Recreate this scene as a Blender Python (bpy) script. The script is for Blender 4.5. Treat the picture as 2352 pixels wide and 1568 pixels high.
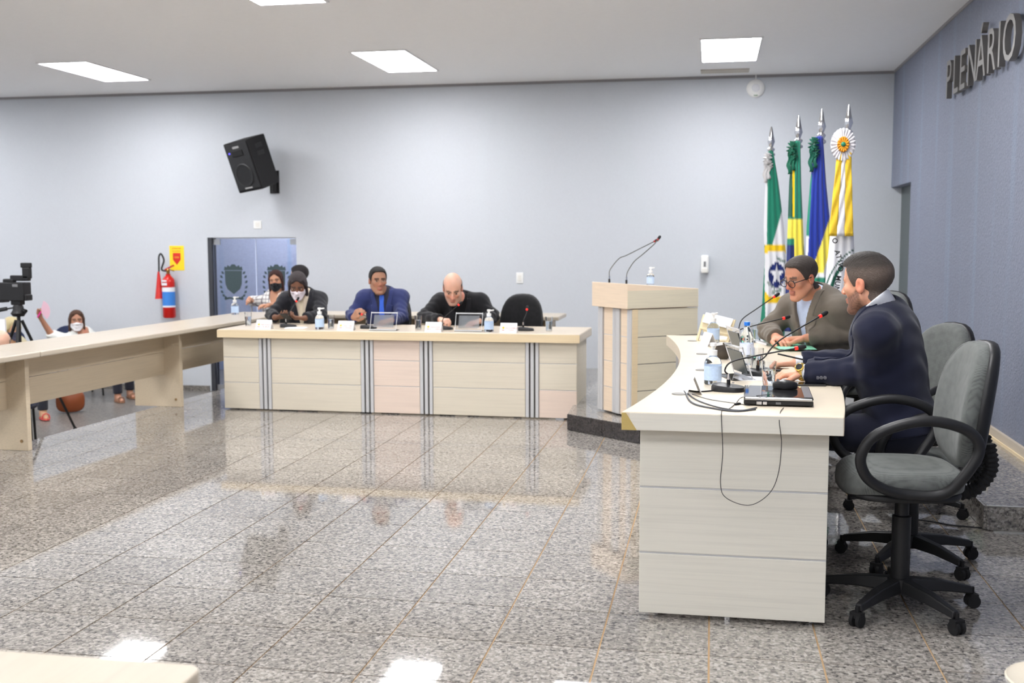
import bpy, bmesh, math, random
import numpy as np
from mathutils import Vector, Matrix
random.seed(4); np.random.seed(4)
SC = bpy.context.scene
for _o in list(bpy.data.objects): bpy.data.objects.remove(_o)
COL = SC.collection

# ------------------------------------------------------------------ camera
# room axes: +Y to the far wall, +X to the blue wall, Z up, metres; camera stands over the origin
CAMH = 1.5; FPX = 2475.4; PITCH = .09256; ROLL = .00262; YAW = .18297
def _cam_axes():
    fwd = np.array([-math.sin(YAW)*math.cos(PITCH), math.cos(YAW)*math.cos(PITCH), -math.sin(PITCH)])
    right = np.array([math.cos(YAW), math.sin(YAW), 0.]); down = np.cross(fwd, right)
    return np.stack([math.cos(ROLL)*right+math.sin(ROLL)*down, -math.sin(ROLL)*right+math.cos(ROLL)*down, fwd])
CM = _cam_axes()
def ray(x, y): return CM.T @ np.array([(x-1176)/FPX, (y-784)/FPX, 1.])
def onz(x, y, z): r = ray(x, y); return np.array([0, 0, CAMH]) + r*((z-CAMH)/r[2])
def ony(x, y, Y): r = ray(x, y); return np.array([0, 0, CAMH]) + r*(Y/r[1])
def onx(x, y, X): r = ray(x, y); return np.array([0, 0, CAMH]) + r*(X/r[0])
cd = bpy.data.cameras.new('camera'); cam = bpy.data.objects.new('camera', cd); COL.objects.link(cam)
cd.sensor_width = 36.; cd.lens = FPX/2352*36; cd.clip_end = 100; cd.clip_start = .05
m = Matrix(((CM[0][0], -CM[1][0], -CM[2][0], 0), (CM[0][1], -CM[1][1], -CM[2][1], 0), (CM[0][2], -CM[1][2], -CM[2][2], CAMH), (0, 0, 0, 1)))
cam.matrix_world = m
cd.dof.use_dof = True; cd.dof.focus_distance = 5.0; cd.dof.aperture_fstop = 3.2
SC.camera = cam
# ------------------------------------------------------------------ world and exposure
w = bpy.data.worlds.new('world'); SC.world = w; w.use_nodes = True
w.node_tree.nodes['Background'].inputs[0].default_value = (.75, .85, 1, 1)
w.node_tree.nodes['Background'].inputs[1].default_value = .6
vs = SC.view_settings
vs.view_transform = 'Standard'; vs.look = 'None'; vs.gamma = 1; vs.use_curve_mapping = False
vs.exposure = 0.68
PANEL_W = 21.0        # emission of the ceiling light diffusers

# ------------------------------------------------------------------ room dimensions
YB = 12.65; XR = 1.95; XL = -11.6; YF = -4.6; ZC = 3.357; ZA = -.383; ST = .13

# ------------------------------------------------------------------ materials
def srgb(r, g, b):
    f = lambda c: c/12.92 if c <= .04045 else ((c+.055)/1.055)**2.4
    return (f(r/255), f(g/255), f(b/255), 1)
MATS = {}
def mat(name, col, rough=.5, metal=0., spec=.5, trans=0., emit=0., ior=1.45, coat=0., alpha=1., bump=None, var=None, sheen=0.):
    """col: sRGB 0..255. bump=(scale,strength); var=(scale,amount) soft albedo variation"""
    if name in MATS: return MATS[name]
    M = bpy.data.materials.new(name); M.use_nodes = True; N = M.node_tree.nodes; L = M.node_tree.links
    b = N['Principled BSDF']; c = srgb(*col)
    b.inputs['Base Color'].default_value = c; b.inputs['Roughness'].default_value = rough
    b.inputs['Metallic'].default_value = metal; b.inputs['Specular IOR Level'].default_value = spec
    b.inputs['Transmission Weight'].default_value = trans; b.inputs['IOR'].default_value = ior
    b.inputs['Coat Weight'].default_value = coat; b.inputs['Alpha'].default_value = alpha
    b.inputs['Sheen Weight'].default_value = sheen
    if emit: b.inputs['Emission Color'].default_value = c; b.inputs['Emission Strength'].default_value = emit
    if bump or var: tc = N.new('ShaderNodeTexCoord')
    if var:
        n = N.new('ShaderNodeTexNoise'); n.inputs['Scale'].default_value = var[0]; n.inputs['Detail'].default_value = 4
        L.new(tc.outputs['Object'], n.inputs['Vector'])
        mx = N.new('ShaderNodeMix'); mx.data_type = 'RGBA'
        mx.inputs[6].default_value = tuple(v*(1-var[1]) for v in c[:3])+(1,); mx.inputs[7].default_value = tuple(min(1, v*(1+var[1])) for v in c[:3])+(1,)
        L.new(n.outputs['Fac'], mx.inputs[0]); L.new(mx.outputs[2], b.inputs['Base Color'])
    if bump:
        n = N.new('ShaderNodeTexNoise'); n.inputs['Scale'].default_value = bump[0]; n.inputs['Detail'].default_value = 3
        L.new(tc.outputs['Object'], n.inputs['Vector'])
        bp = N.new('ShaderNodeBump'); bp.inputs['Strength'].default_value = bump[1]; bp.inputs['Distance'].default_value = .01
        L.new(n.outputs['Fac'], bp.inputs['Height']); L.new(bp.outputs['Normal'], b.inputs['Normal'])
    MATS[name] = M; return M
def vmat(name, rough=.5, sheen=0., bump=None, spec=.5):
    """colour comes from the mesh's own colour attribute (skin, printed cloth)"""
    if name in MATS: return MATS[name]
    M = mat(name, (128, 128, 128), rough, bump=bump, sheen=sheen, spec=spec)
    N = M.node_tree.nodes; a = N.new('ShaderNodeAttribute'); a.attribute_name = 'Col'
    M.node_tree.links.new(a.outputs['Color'], N['Principled BSDF'].inputs['Base Color'])
    return M
def ramp(N, stops):
    r = N.new('ShaderNodeValToRGB'); e = r.color_ramp.elements
    e[0].position, e[0].color = stops[0][0], srgb(*stops[0][1]); e[1].position, e[1].color = stops[-1][0], srgb(*stops[-1][1])
    for p, c in stops[1:-1]:
        k = e.new(p); k.color = srgb(*c)
    return r
def granite(name, tint=1., rough=.045, dark=False):
    if name in MATS: return MATS[name]
    M = mat(name, (150, 150, 150), rough, spec=1.0); N = M.node_tree.nodes; L = M.node_tree.links; b = N['Principled BSDF']
    tc = N.new('ShaderNodeNewGeometry')
    v = N.new('ShaderNodeTexVoronoi'); v.inputs['Scale'].default_value = 90; L.new(tc.outputs['Position'], v.inputs['Vector'])
    n = N.new('ShaderNodeTexNoise'); n.inputs['Scale'].default_value = 46; n.inputs['Detail'].default_value = 5; n.inputs['Roughness'].default_value = .7; L.new(tc.outputs['Position'], n.inputs['Vector'])
    sep = N.new('ShaderNodeSeparateColor'); L.new(v.outputs['Color'], sep.inputs[0])
    ad = N.new('ShaderNodeMath'); ad.operation = 'MULTIPLY_ADD'; L.new(sep.outputs[0], ad.inputs[0]); ad.inputs[1].default_value = .42
    L.new(n.outputs['Fac'], ad.inputs[2])
    if dark: r = ramp(N, [(.3, (22, 22, 24)), (.6, (46, 44, 46)), (.9, (70, 66, 66))])
    else: r = ramp(N, [(.42, (74, 73, 73)), (.52, (114, 110, 106)), (.64, (142, 137, 131)), (.78, (160, 154, 147)), (.95, (188, 182, 174))])
    L.new(ad.outputs[0], r.inputs[0])
    big = N.new('ShaderNodeObjectInfo')
    mx = N.new('ShaderNodeMix'); mx.data_type = 'RGBA'; mx.blend_type = 'MULTIPLY'; mx.inputs[0].default_value = 1
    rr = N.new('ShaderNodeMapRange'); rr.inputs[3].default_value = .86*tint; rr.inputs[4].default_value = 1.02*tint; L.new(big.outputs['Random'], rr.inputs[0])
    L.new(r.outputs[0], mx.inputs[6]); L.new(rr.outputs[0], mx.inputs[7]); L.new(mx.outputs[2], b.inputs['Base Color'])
    return M
def laminate(name, col, rough=.38, axis='X'):
    """pale wood-print board with a fine horizontal grain"""
    if name in MATS: return MATS[name]
    M = mat(name, col, rough, spec=.4); N = M.node_tree.nodes; L = M.node_tree.links; b = N['Principled BSDF']
    tc = N.new('ShaderNodeNewGeometry'); mp = N.new('ShaderNodeMapping')
    mp.inputs['Scale'].default_value = {'X': (2.2, 6, 120), 'Z': (90, 90, 2), 'Y': (60, 2.2, 120)}[axis]
    L.new(tc.outputs['Position'], mp.inputs['Vector'])
    n = N.new('ShaderNodeTexNoise'); n.inputs['Scale'].default_value = 1.; n.inputs['Detail'].default_value = 4; L.new(mp.outputs[0], n.inputs['Vector'])
    c = col; r = ramp(N, [(.3, tuple(v*.972 for v in c)), (.5, c), (.75, tuple(min(255, v*1.015) for v in c))])
    L.new(n.outputs['Fac'], r.inputs[0]); L.new(r.outputs[0], b.inputs['Base Color'])
    return M
def weave(name, c0, c1, scale=420, rough=.85):
    if name in MATS: return MATS[name]
    M = mat(name, c0, rough, spec=.25, sheen=.15); N = M.node_tree.nodes; L = M.node_tree.links; b = N['Principled BSDF']
    tc = N.new('ShaderNodeTexCoord')
    ws = []
    for ax in ('X', 'Z'):
        wv = N.new('ShaderNodeTexWave'); wv.bands_direction = ax; wv.inputs['Scale'].default_value = scale/6.28; wv.inputs['Distortion'].default_value = .3; L.new(tc.outputs['Object'], wv.inputs['Vector']); ws.append(wv)
    n = N.new('ShaderNodeTexNoise'); n.inputs['Scale'].default_value = 30; L.new(tc.outputs['Object'], n.inputs['Vector'])
    a = N.new('ShaderNodeMath'); a.operation = 'MULTIPLY'; L.new(ws[0].outputs['Fac'], a.inputs[0]); L.new(ws[1].outputs['Fac'], a.inputs[1])
    a2 = N.new('ShaderNodeMath'); a2.operation = 'ADD'; L.new(a.outputs[0], a2.inputs[0]); L.new(n.outputs['Fac'], a2.inputs[1])
    r = ramp(N, [(.35, c0), (1., c1)]); L.new(a2.outputs[0], r.inputs[0]); L.new(r.outputs[0], b.inputs['Base Color'])
    return M
def wallpaint(name, col, bscale, bstr, streak=0.):
    if name in MATS: return MATS[name]
    M = mat(name, col, .62, spec=.3, bump=(bscale, bstr)); N = M.node_tree.nodes; L = M.node_tree.links; b = N['Principled BSDF']
    g = N.new('ShaderNodeNewGeometry'); n = N.new('ShaderNodeTexNoise'); n.inputs['Scale'].default_value = bscale*.8; n.inputs['Detail'].default_value = 5; L.new(g.outputs['Position'], n.inputs['Vector'])
    c = col; r = ramp(N, [(.3, tuple(v*(1-.10*bstr) for v in c)), (.7, tuple(min(255, v*(1+.07*bstr)) for v in c))]); L.new(n.outputs['Fac'], r.inputs[0])
    out = r.outputs[0]
    if streak:                      # vertical streaks of bluish shine put into the paint colour
        mp = N.new('ShaderNodeMapping'); mp.inputs['Scale'].default_value = (5, 5, .22); L.new(g.outputs['Position'], mp.inputs['Vector'])
        n2 = N.new('ShaderNodeTexNoise'); n2.inputs['Scale'].default_value = 1.; n2.inputs['Detail'].default_value = 3; L.new(mp.outputs[0], n2.inputs['Vector'])
        r2 = N.new('ShaderNodeMapRange'); r2.inputs[1].default_value = .55; r2.inputs[2].default_value = .75; r2.inputs[4].default_value = streak; L.new(n2.outputs['Fac'], r2.inputs[0])
        mx = N.new('ShaderNodeMix'); mx.data_type = 'RGBA'; mx.inputs[7].default_value = srgb(140, 162, 190); L.new(r2.outputs[0], mx.inputs[0]); L.new(out, mx.inputs[6]); out = mx.outputs[2]
    L.new(out, b.inputs['Base Color']); return M

# ------------------------------------------------------------------ mesh building
class MB:
    def __init__(s): s.v = []; s.f = []
    def add(s, vs, fs):
        o = len(s.v); s.v += [tuple(map(float, p)) for p in vs]; s.f += [tuple(i+o for i in f) for f in fs]; return s
    def box(s, x0, x1, y0, y1, z0, z1):
        return s.add([(x, y, z) for z in (z0, z1) for y in (y0, y1) for x in (x0, x1)], [(0, 2, 3, 1), (4, 5, 7, 6), (0, 1, 5, 4), (2, 6, 7, 3), (0, 4, 6, 2), (1, 3, 7, 5)])
    def obox(s, c, X, Y, Z):
        """box round centre c with half-axis vectors X, Y, Z"""
        c, X, Y, Z = map(np.array, (c, X, Y, Z))
        return s.add([c+X*a+Y*b+Z*d for d in (-1, 1) for b in (-1, 1) for a in (-1, 1)], [(0, 2, 3, 1), (4, 5, 7, 6), (0, 1, 5, 4), (2, 6, 7, 3), (0, 4, 6, 2), (1, 3, 7, 5)])
    def prism(s, pts, z0, z1):
        n = len(pts); v = [(p[0], p[1], z0) for p in pts]+[(p[0], p[1], z1) for p in pts]
        return s.add(v, [tuple(range(n))[::-1], tuple(range(n, 2*n))]+[(i, (i+1) % n, n+(i+1) % n, n+i) for i in range(n)])
    def extr(s, pts, d):
        """planar outline (3D points) pushed along vector d"""
        n = len(pts); d = np.array(d); v = [np.array(p, float) for p in pts]; v += [p+d for p in v]
        return s.add(v, [tuple(range(n))[::-1], tuple(range(n, 2*n))]+[(i, (i+1) % n, n+(i+1) % n, n+i) for i in range(n)])
    def tube(s, pts, r, seg=10, closed=False, flat=1.):
        P = [np.array(p, float) for p in pts]; n = len(P); R = r if hasattr(r, '__len__') else [r]*n
        up = np.array([0, 0, 1.]); rings = []; prev = None
        for i in range(n):
            t = P[(i+1) % n if closed else min(i+1, n-1)]-P[(i-1) % n if closed else max(i-1, 0)]; t = t/(np.linalg.norm(t)+1e-9)
            if prev is None:
                a = np.cross(t, up)
                if np.linalg.norm(a) < .1: a = np.cross(t, [1, 0, 0])
            else: a = prev-t*(prev@t)
            a /= np.linalg.norm(a); prev = a; b = np.cross(t, a)
            rings.append([P[i]+R[i]*(math.cos(q)*a+flat*math.sin(q)*b) for q in np.linspace(0, 2*math.pi, seg, endpoint=False)])
        v = [p for rg in rings for p in rg]; f = []
        for i in range(n if closed else n-1):
            for j in range(seg):
                k = (i+1) % n; f.append((i*seg+j, i*seg+(j+1) % seg, k*seg+(j+1) % seg, k*seg+j))
        if not closed: f += [tuple(range(seg))[::-1], tuple((n-1)*seg+j for j in range(seg))]
        return s.add(v, f)
    def lathe(s, prof, c=(0, 0, 0), seg=24, axis=None):
        """prof: (r,z) list; axis: optional direction replacing +Z"""
        c = np.array(c, float); z = np.array(axis if axis is not None else (0, 0, 1), float); z /= np.linalg.norm(z)
        a = np.cross(z, [0, 1, 0]) if abs(z[1]) < .9 else np.cross(z, [1, 0, 0]); a /= np.linalg.norm(a); b = np.cross(z, a)
        v = []; f = []; n = len(prof)
        for r, h in prof:
            r = max(r, 1e-5); v += [c+z*h+r*(math.cos(q)*a+math.sin(q)*b) for q in np.linspace(0, 2*math.pi, seg, endpoint=False)]
        for i in range(n-1):
            for j in range(seg): f.append((i*seg+j, i*seg+(j+1) % seg, (i+1)*seg+(j+1) % seg, (i+1)*seg+j))
        if prof[0][0] > 1e-4: f.append(tuple(range(seg))[::-1])
        if prof[-1][0] > 1e-4: f.append(tuple((n-1)*seg+j for j in range(seg)))
        return s.add(v, f)
    def grid(s, G, two=False):
        G = np.array(G); a, b = G.shape[:2]; v = G.reshape(-1, 3)
        f = [(i*b+j, i*b+j+1, (i+1)*b+j+1, (i+1)*b+j) for i in range(a-1) for j in range(b-1)]
        return s.add(v, f)
    def build(s, name, material, parent=None, smooth=False, bevel=0., loc=None, cols=None, seg=2, mats=None):
        me = bpy.data.meshes.new(name); me.from_pydata(s.v, [], s.f); me.update()
        bm = bmesh.new(); bm.from_mesh(me); bmesh.ops.recalc_face_normals(bm, faces=bm.faces); bm.to_mesh(me); bm.free()
        return link(name, me, material, parent, smooth, bevel, loc, cols, seg)
def link(name, me, material, parent=None, smooth=False, bevel=0., loc=None, cols=None, seg=2):
    o = bpy.data.objects.new(name, me); COL.objects.link(o)
    if material is not None: me.materials.append(material)
    if smooth:
        me.polygons.foreach_set('use_smooth', [True]*len(me.polygons))
        if smooth != 'all': me.set_sharp_from_angle(angle=math.radians(40))
    if bevel:
        b = o.modifiers.new('bevel', 'BEVEL'); b.width = bevel; b.segments = seg; b.limit_method = 'ANGLE'; b.angle_limit = math.radians(50); b.harden_normals = False
    if cols is not None:
        a = me.color_attributes.new('Col', 'FLOAT_COLOR', 'POINT'); c = np.ones((len(me.vertices), 4), np.float32); c[:, :3] = cols; a.data.foreach_set('color', c.ravel())
    if loc is not None: o.location = loc
    if parent is not None: o.parent = parent
    return o
def empty(name, loc=(0, 0, 0), rz=0., rot=None):
    o = bpy.data.objects.new(name, None); COL.objects.link(o); o.location = loc; o.rotation_euler = rot or (0, 0, rz); o.empty_display_size = .1
    return o
def tag(o, label=None, cat=None, group=None, kind=None):
    if label: o['label'] = label
    if cat: o['category'] = cat
    if group: o['group'] = group
    if kind: o['kind'] = kind
    return o
def struct(o): o['kind'] = 'structure'; return o
def dup(root, loc=None, rz=None, label=None, group=None):
    def cp(o, p):
        c = o.copy(); COL.objects.link(c); c.parent = p
        for ch in [x for x in bpy.data.objects if x.parent == o]: cp(ch, c)
        return c
    r = cp(root, None)
    if loc is not None: r.location = loc
    if rz is not None: r.rotation_euler = (0, 0, rz)
    if label: r['label'] = label
    if group: r['group'] = group
    return r
def text(name, body, size, depth, material, M, parent=None, align='CENTER', sx=1., bold=0.):
    """lettering; M: 4x4 matrix of the text plane (x along the line, y up, z out)"""
    cu = bpy.data.curves.new(name, 'FONT'); cu.body = body; cu.size = size; cu.extrude = depth; cu.align_x = align; cu.align_y = 'BOTTOM_BASELINE'; cu.resolution_u = 3; cu.offset = bold; cu.space_line = .95
    t = bpy.data.objects.new(name, cu); COL.objects.link(t); bpy.context.view_layer.update()
    me = bpy.data.meshes.new_from_object(t); bpy.data.objects.remove(t)
    me.transform(Matrix.Diagonal((sx, 1, 1, 1))); me.transform(M); me.name = name; me.materials.clear()
    return link(name, me, material, parent)
def frame(o, x, y, z):
    M = Matrix.Identity(4)
    for i in range(3): M[i][0], M[i][1], M[i][2], M[i][3] = x[i], y[i], z[i], o[i]
    return M
def curve_pts(P, n=24):
    """Catmull-Rom through points"""
    P = [np.array(p, float) for p in P]; P = [2*P[0]-P[1]]+P+[2*P[-1]-P[-2]]; out = []
    for i in range(1, len(P)-2):
        a, b, c, d = P[i-1:i+3]
        for t in np.linspace(0, 1, n, endpoint=False):
            out.append(.5*((2*b)+(c-a)*t+(2*a-5*b+4*c-d)*t*t+(3*b-a-3*c+d)*t**3))
    out.append(P[-2]); return out
# ================================================================== ROOM SHELL
WHITE = wallpaint('white wall paint', (197, 201, 207), 55, .07)
CEILM = wallpaint('ceiling paint', (246, 246, 246), 30, .05)
BLUE = wallpaint('blue-grey textured paint', (126, 131, 147), 70, .7, streak=.35)
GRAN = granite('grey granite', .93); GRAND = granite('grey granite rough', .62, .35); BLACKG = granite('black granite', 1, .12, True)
GROUT = mat('tan grout', (196, 164, 124), .7); CREAM = laminate('skirting stone', (196, 184, 166), .4)
def slab(name, x0, x1, y0, y1, z0, z1, m): return struct(MB().box(x0, x1, y0, y1, z0, z1).build(name, m))
# ---- platform floor with its tiles (0.40 x 0.39 m), audience floor one step down on the left
TX, TY = .40, .39
def edge_x(y): return -5.08+(y-7.25)*.053          # left rim of the platform
fl = MB().prism([(edge_x(YF), YF), (XR, YF), (XR, YB), (edge_x(YB), YB)], ZA-.1, -.006).build('floor', GROUT); struct(fl)
def clip_tile(x0, y0, x1, y1):
    e0, e1 = edge_x(y0), edge_x(y1)
    if x1 <= min(e0, e1)+.03: return None
    x1 = min(x1, XR); y1 = min(y1, YB)
    if x1-x0 < .03 or y1-y0 < .03: return None
    if x0 < max(e0, e1): return [(min(max(x0, e0), x1-.01), y0), (x1, y0), (x1, y1), (min(max(x0, e1), x1-.01), y1)]
    return [(x0, y0), (x1, y0), (x1, y1), (x0, y1)]
cells = []
for i in range(-14, 7):
    for j in range(-22, 24):
        x0 = -.39+TX*i+.0035; y0 = 3.86+TY*j+.003; t = clip_tile(x0, y0, x0+TX-.007, y0+TY-.006)
        if t is None or y0 < YF: continue
        cx, cy = x0+TX/2, y0+TY/2
        q = CM @ np.array([cx, cy, -CAMH])
        vis = q[2] > .5 and -60 < 1176+FPX*q[0]/q[2] < 2420 and 784+FPX*q[1]/q[2] < 1620 and not (cy > 9.4 and cx > -5)
        cells.append((cy if vis else 99, t))
cells.sort(key=lambda c: c[0])
shared = {}
for k, (d, t) in enumerate(cells[:296]):
    w_, h_ = t[1][0]-t[0][0], t[2][1]-t[1][1]; full = len(set((round(w_, 3), round(h_, 3))) | {round(t[2][0]-t[3][0], 3)}) == 2 and abs(w_-TX+.007) < .002
    cx, cy = t[0][0], t[0][1]
    if full and 'm' in shared: o = bpy.data.objects.new('floor_tile', shared['m']); COL.objects.link(o); o.parent = fl
    else:
        o = MB().prism([(p[0]-cx, p[1]-cy) for p in t], -.012, 0).build('floor_tile', GRAN, fl)
        if full: shared['m'] = o.data
    o.location = (cx, cy, 0)
rest = MB()
for d, t in cells[296:]: rest.prism(t, -.012, 0)
tag(rest.build('floor_tile_field', GRAN, fl), kind='stuff')
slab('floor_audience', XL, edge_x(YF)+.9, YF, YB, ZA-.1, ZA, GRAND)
# ---- low stage on the right
SP = [(-1.11, 8.45), (-.80, 8.19), (-.5, 7.95), (-.36, 7.86), (.60, 7.70), (.66, 6.72), (1.42, 6.66), (1.42, 5.84), (XR, 5.83), (XR, YB), (-1.0, YB), (-1.15, 9.47)]
stg = struct(MB().prism([(p[0]+(.012 if p[0] < XR else 0)*0, p[1]) for p in SP], .001, ST).build('floor_stage', GRAN))
SILV = mat('pale metal strip', (214, 214, 210), .3, .6)
def riser(a, b, n, m, h0=.004, h1=ST-.002):
    a, b = np.array(a), np.array(b); d = b-a; L = np.linalg.norm(d); d /= L; nr = np.array([d[1], -d[0]])
    for i in range(n):
        p, q = a+d*(L*i/n+.003), a+d*(L*(i+1)/n-.003)
        MB().prism([p, q, q+nr*.012, p+nr*.012], h0, h1).build('riser_tile', m, stg)
riser((-1.11, 8.45), (-.5, 7.95), 2, BLACKG); riser((-.5, 7.95), (-.36, 7.86), 1, BLACKG); riser((-.36, 7.86), (.6, 7.70), 2, BLACKG)
riser((1.42, 5.84), (XR, 5.83), 2, GRAN); riser((1.42, 6.66), (1.42, 5.84), 2, GRAN); riser((.66, 6.72), (1.42, 6.66), 2, GRAN)
MB().box(1.42, XR, 5.826, 5.842, ST, ST+.004).build('edge_strip', SILV, stg); MB().box(1.45, XR, 5.79, 5.815, 0, .006).build('edge_strip', SILV, stg)
# ---- walls
DX0, DX1, DZ = -6.222, -5.046, 1.558                 # glass double door in the far wall
bw = MB().box(XL-.2, DX0, YB, YB+.2, ZA-.1, ZC).box(DX1, XR+.45, YB, YB+.2, ZA-.1, ZC).box(DX0, DX1, YB, YB+.2, DZ, ZC)
struct(bw.build('wall_back', WHITE))
OY0, OZ = 11.44, 2.085                               # opening at the end of the blue wall
struct(MB().box(XR, XR+.14, YF, OY0, 0, ZC).box(XR, XR+.14, OY0, YB, OZ, ZC).build('wall_right', BLUE))
slab('wall_left', XL-.2, XL, YF, YB, ZA-.1, ZC, WHITE); slab('wall_front', XL-.2, XR+.14, YF-.2, YF, ZA-.1, ZC, WHITE)
slab('ceiling', XL-.2, XR+.14, YF-.2, YB+.2, ZC, ZC+.15, CEILM)
struct(MB().box(XL, XR, YB-.012, YB, ZC-.03, ZC).build('trim_1', mat('grey cornice bead', (150, 148, 150), .7)))
struct(MB().box(XR-.012, XR, YF, YB, ZC-.025, ZC).build('trim_2', MATS['grey cornice bead']))
bs = struct(MB().box(XR-.022, XR, 5.83, OY0, ST, ST+.075).build('baseboard_right', CREAM)); 
struct(MB().box(XR-.03, XR-.022, 5.83, OY0, ST, ST+.02).build('trim_3', mat('cream strip', (226, 206, 170), .5)))
struct(MB().box(XL, DX0-.02, YB-.02, YB, ZA, ZA+.07).build('baseboard_back', GRAND))
# recess behind the opening: grey door in a short passage
d2 = struct(MB().box(XR+.112, XR+.138, OY0+.001, YB-.001, ST, OZ-.002).build('door_2', mat('dark grey door', (88, 96, 98), .5)))
MB().box(XR+.085, XR+.112, OY0+.05, OY0+.09, .98, 1.10).build('door_handle', mat('steel', (190, 190, 192), .25, 1.), d2)
# ---- glass double door with a lobby behind it
GLASS = mat('door glass', (222, 228, 242), .02, trans=1., ior=1.45)
ALU = mat('aluminium', (170, 172, 176), .35, .9); DKF = mat('dark frame', (58, 60, 66), .5)
dr = struct(empty('door_1', (0, YB+.06, ZA)))
HH = DZ-ZA; xm = -5.601
MB().box(DX0, DX0+.05, -.05, .08, 0, HH).build('door_frame', DKF, dr)
MB().box(DX0+.05, DX1, -.02, .02, HH-.012, HH).build('door_head', ALU, dr)
EMB = mat('dark green emblem film', (58, 74, 78), .6)
def leaf(x0, x1, cx, hinge):
    lf = MB().box(x0, x1, -.005, .005, .01, HH-.02).build('door_leaf', GLASS, dr)
    MB().box(hinge, hinge+.09, -.012, .012, HH-.09, HH-.02).build('patch_fitting', ALU, lf)
    MB().box(hinge, hinge+.09, -.012, .012, .01, .08).build('patch_fitting', ALU, lf)
    cz = HH-.56; y = -.0075
    def P(pts): return [(cx+a, y, cz+b) for a, b in pts]
    crown = [(-.125, .15), (-.115, .2), (-.09, .185), (-.075, .215), (-.045, .195), (-.02, .225), (.02, .225), (.045, .195), (.075, .215), (.09, .185), (.115, .2), (.125, .15)]
    sh = [(-.115, .145), (.115, .145), (.11, -.02), (.085, -.085), (0, -.15), (-.085, -.085), (-.11, -.02)]
    MB().extr(P(sh), (0, .002, 0)).build('shield', EMB, lf); MB().extr(P(crown), (0, .002, 0)).build('crown', EMB, lf)
    for s in (-1, 1):
        br = MB()
        for k in range(7):
            a = math.radians(-80+k*22); px, pz = s*.165*math.cos(a)**.5 if a > -1.5 and math.cos(a) > 0 else 0, -.02+.175*math.sin(a)
            px = s*(.095+.075*math.cos(a)); br.extr(P([(px-s*.02, pz-.018), (px+s*.014, pz-.012), (px+s*.02, pz+.02), (px-s*.006, pz+.016)]), (0, .002, 0))
        br.build('branch', EMB, lf)
    MB().extr(P([(-.13, -.2), (-.06, -.185), (0, -.195), (.06, -.185), (.13, -.2), (.12, -.225), (.05, -.21), (0, -.222), (-.05, -.21), (-.12, -.225)]), (0, .002, 0)).build('motto_ribbon', EMB, lf)
    return lf
leaf(DX0+.055, xm-.006, -5.91, DX0+.055); leaf(xm+.006, DX1-.005, -5.335, DX1-.1)
MB().box(xm-.006, xm+.006, -.008, .008, .01, HH-.02).build('edge_seal', mat('pale edge', (205, 215, 240), .3), dr)
MB().lathe([(.012, 0), (.012, .45)], (xm-.06, -.04, .75), 12).build('pull_handle', ALU, dr)
LOB = 2.2
struct(MB().box(-8.4, -3.4, YB+LOB, YB+LOB+.1, ZA, 2.6).build('wall_lobby', wallpaint('blue wall reflection paint', (168, 173, 192), 40, .35, streak=.9)))  # its streaked blue colour paints the blue wall's reflection in the door glass
slab('wall_lobby_side', -8.5, -8.4, YB+.2, YB+LOB, ZA, 2.6, WHITE); slab('wall_lobby_end', -3.4, -3.3, YB+.2, YB+LOB, ZA, 2.6, WHITE)
slab('floor_lobby', -8.4, -3.4, YB, YB+LOB, ZA-.1, ZA, GRAND); slab('ceiling_lobby', -8.5, -3.3, YB+.2, YB+LOB+.1, 2.6, 2.7, CEILM)

# ---- ceiling lights, one regular grid
DIFF = mat('lit diffuser', (251, 251, 253), .5, emit=PANEL_W); FRM = mat('white light frame', (235, 235, 235), .5)
LX = (-10.02, -6.63, -3.235, .147); LY = (10.95, 7.52, 4.09, .66, -2.77)
pan = empty('ceiling_light', (LX[0], LY[0], ZC))
fr = MB()
for a in ((-.29, .29, -.65, -.63), (-.29, .29, .63, .65), (-.29, -.27, -.63, .63), (.27, .29, -.63, .63)): fr.box(*a, -.012, 0)
fr.build('frame', FRM, pan); MB().box(-.27, .27, -.63, .63, -.008, -.002).build('diffuser', DIFF, pan)
tag(pan, 'flat rectangular ceiling light outside the left of the picture', 'ceiling light', 'rectangular ceiling lights')
NAMES = {(-6.63, 10.95): 'lit ceiling panel above the fire extinguisher side, leftmost of the far row', (-3.235, 10.95): 'lit ceiling panel above the middle desk, second of the far row', (.147, 10.95): 'lit ceiling panel near the flags, next to the ceiling patch', (-3.235, 7.52): 'lit ceiling panel cut by the top edge of the picture'}
for x in LX:
    for y in LY:
        if (x, y) != (LX[0], LY[0]): dup(pan, (x, y, ZC), 0, NAMES.get((x, y), 'flat rectangular ceiling light outside the picture'), 'rectangular ceiling lights')
lob = dup(pan, (-5.9, YB+1.1, 2.6), 0, 'added light brightening the lobby wall behind the glass door', 'rectangular ceiling lights')  # unseen lamp added to brighten the wall behind the glass
# ================================================================== THINGS FIXED TO WALLS AND CEILING
BLK = mat('black plastic', (26, 26, 28), .45); BLKM = mat('black matte', (20, 20, 22), .75); WPL = mat('white plastic', (236, 236, 234), .4)
GRY = mat('grey plastic', (120, 120, 122), .5); REDP = mat('red enamel', (196, 30, 24), .28); STEEL = mat('steel', (190, 190, 192), .25, 1.); CHR = mat('chrome', (225, 225, 228), .08, 1.)
REDL = mat('lit red ring', (230, 36, 28), .4, emit=.8)
# ceiling patch beside the light, stain
v = MB().box(-.26, .26, -.11, .11, -.012, 0).build('ceiling_patch', mat('beige patch', (196, 190, 178), .7), loc=tuple(onz(1665, 162, ZC))); tag(v, 'beige flat patch plate on the ceiling beside the light near the flags', 'plate')
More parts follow.
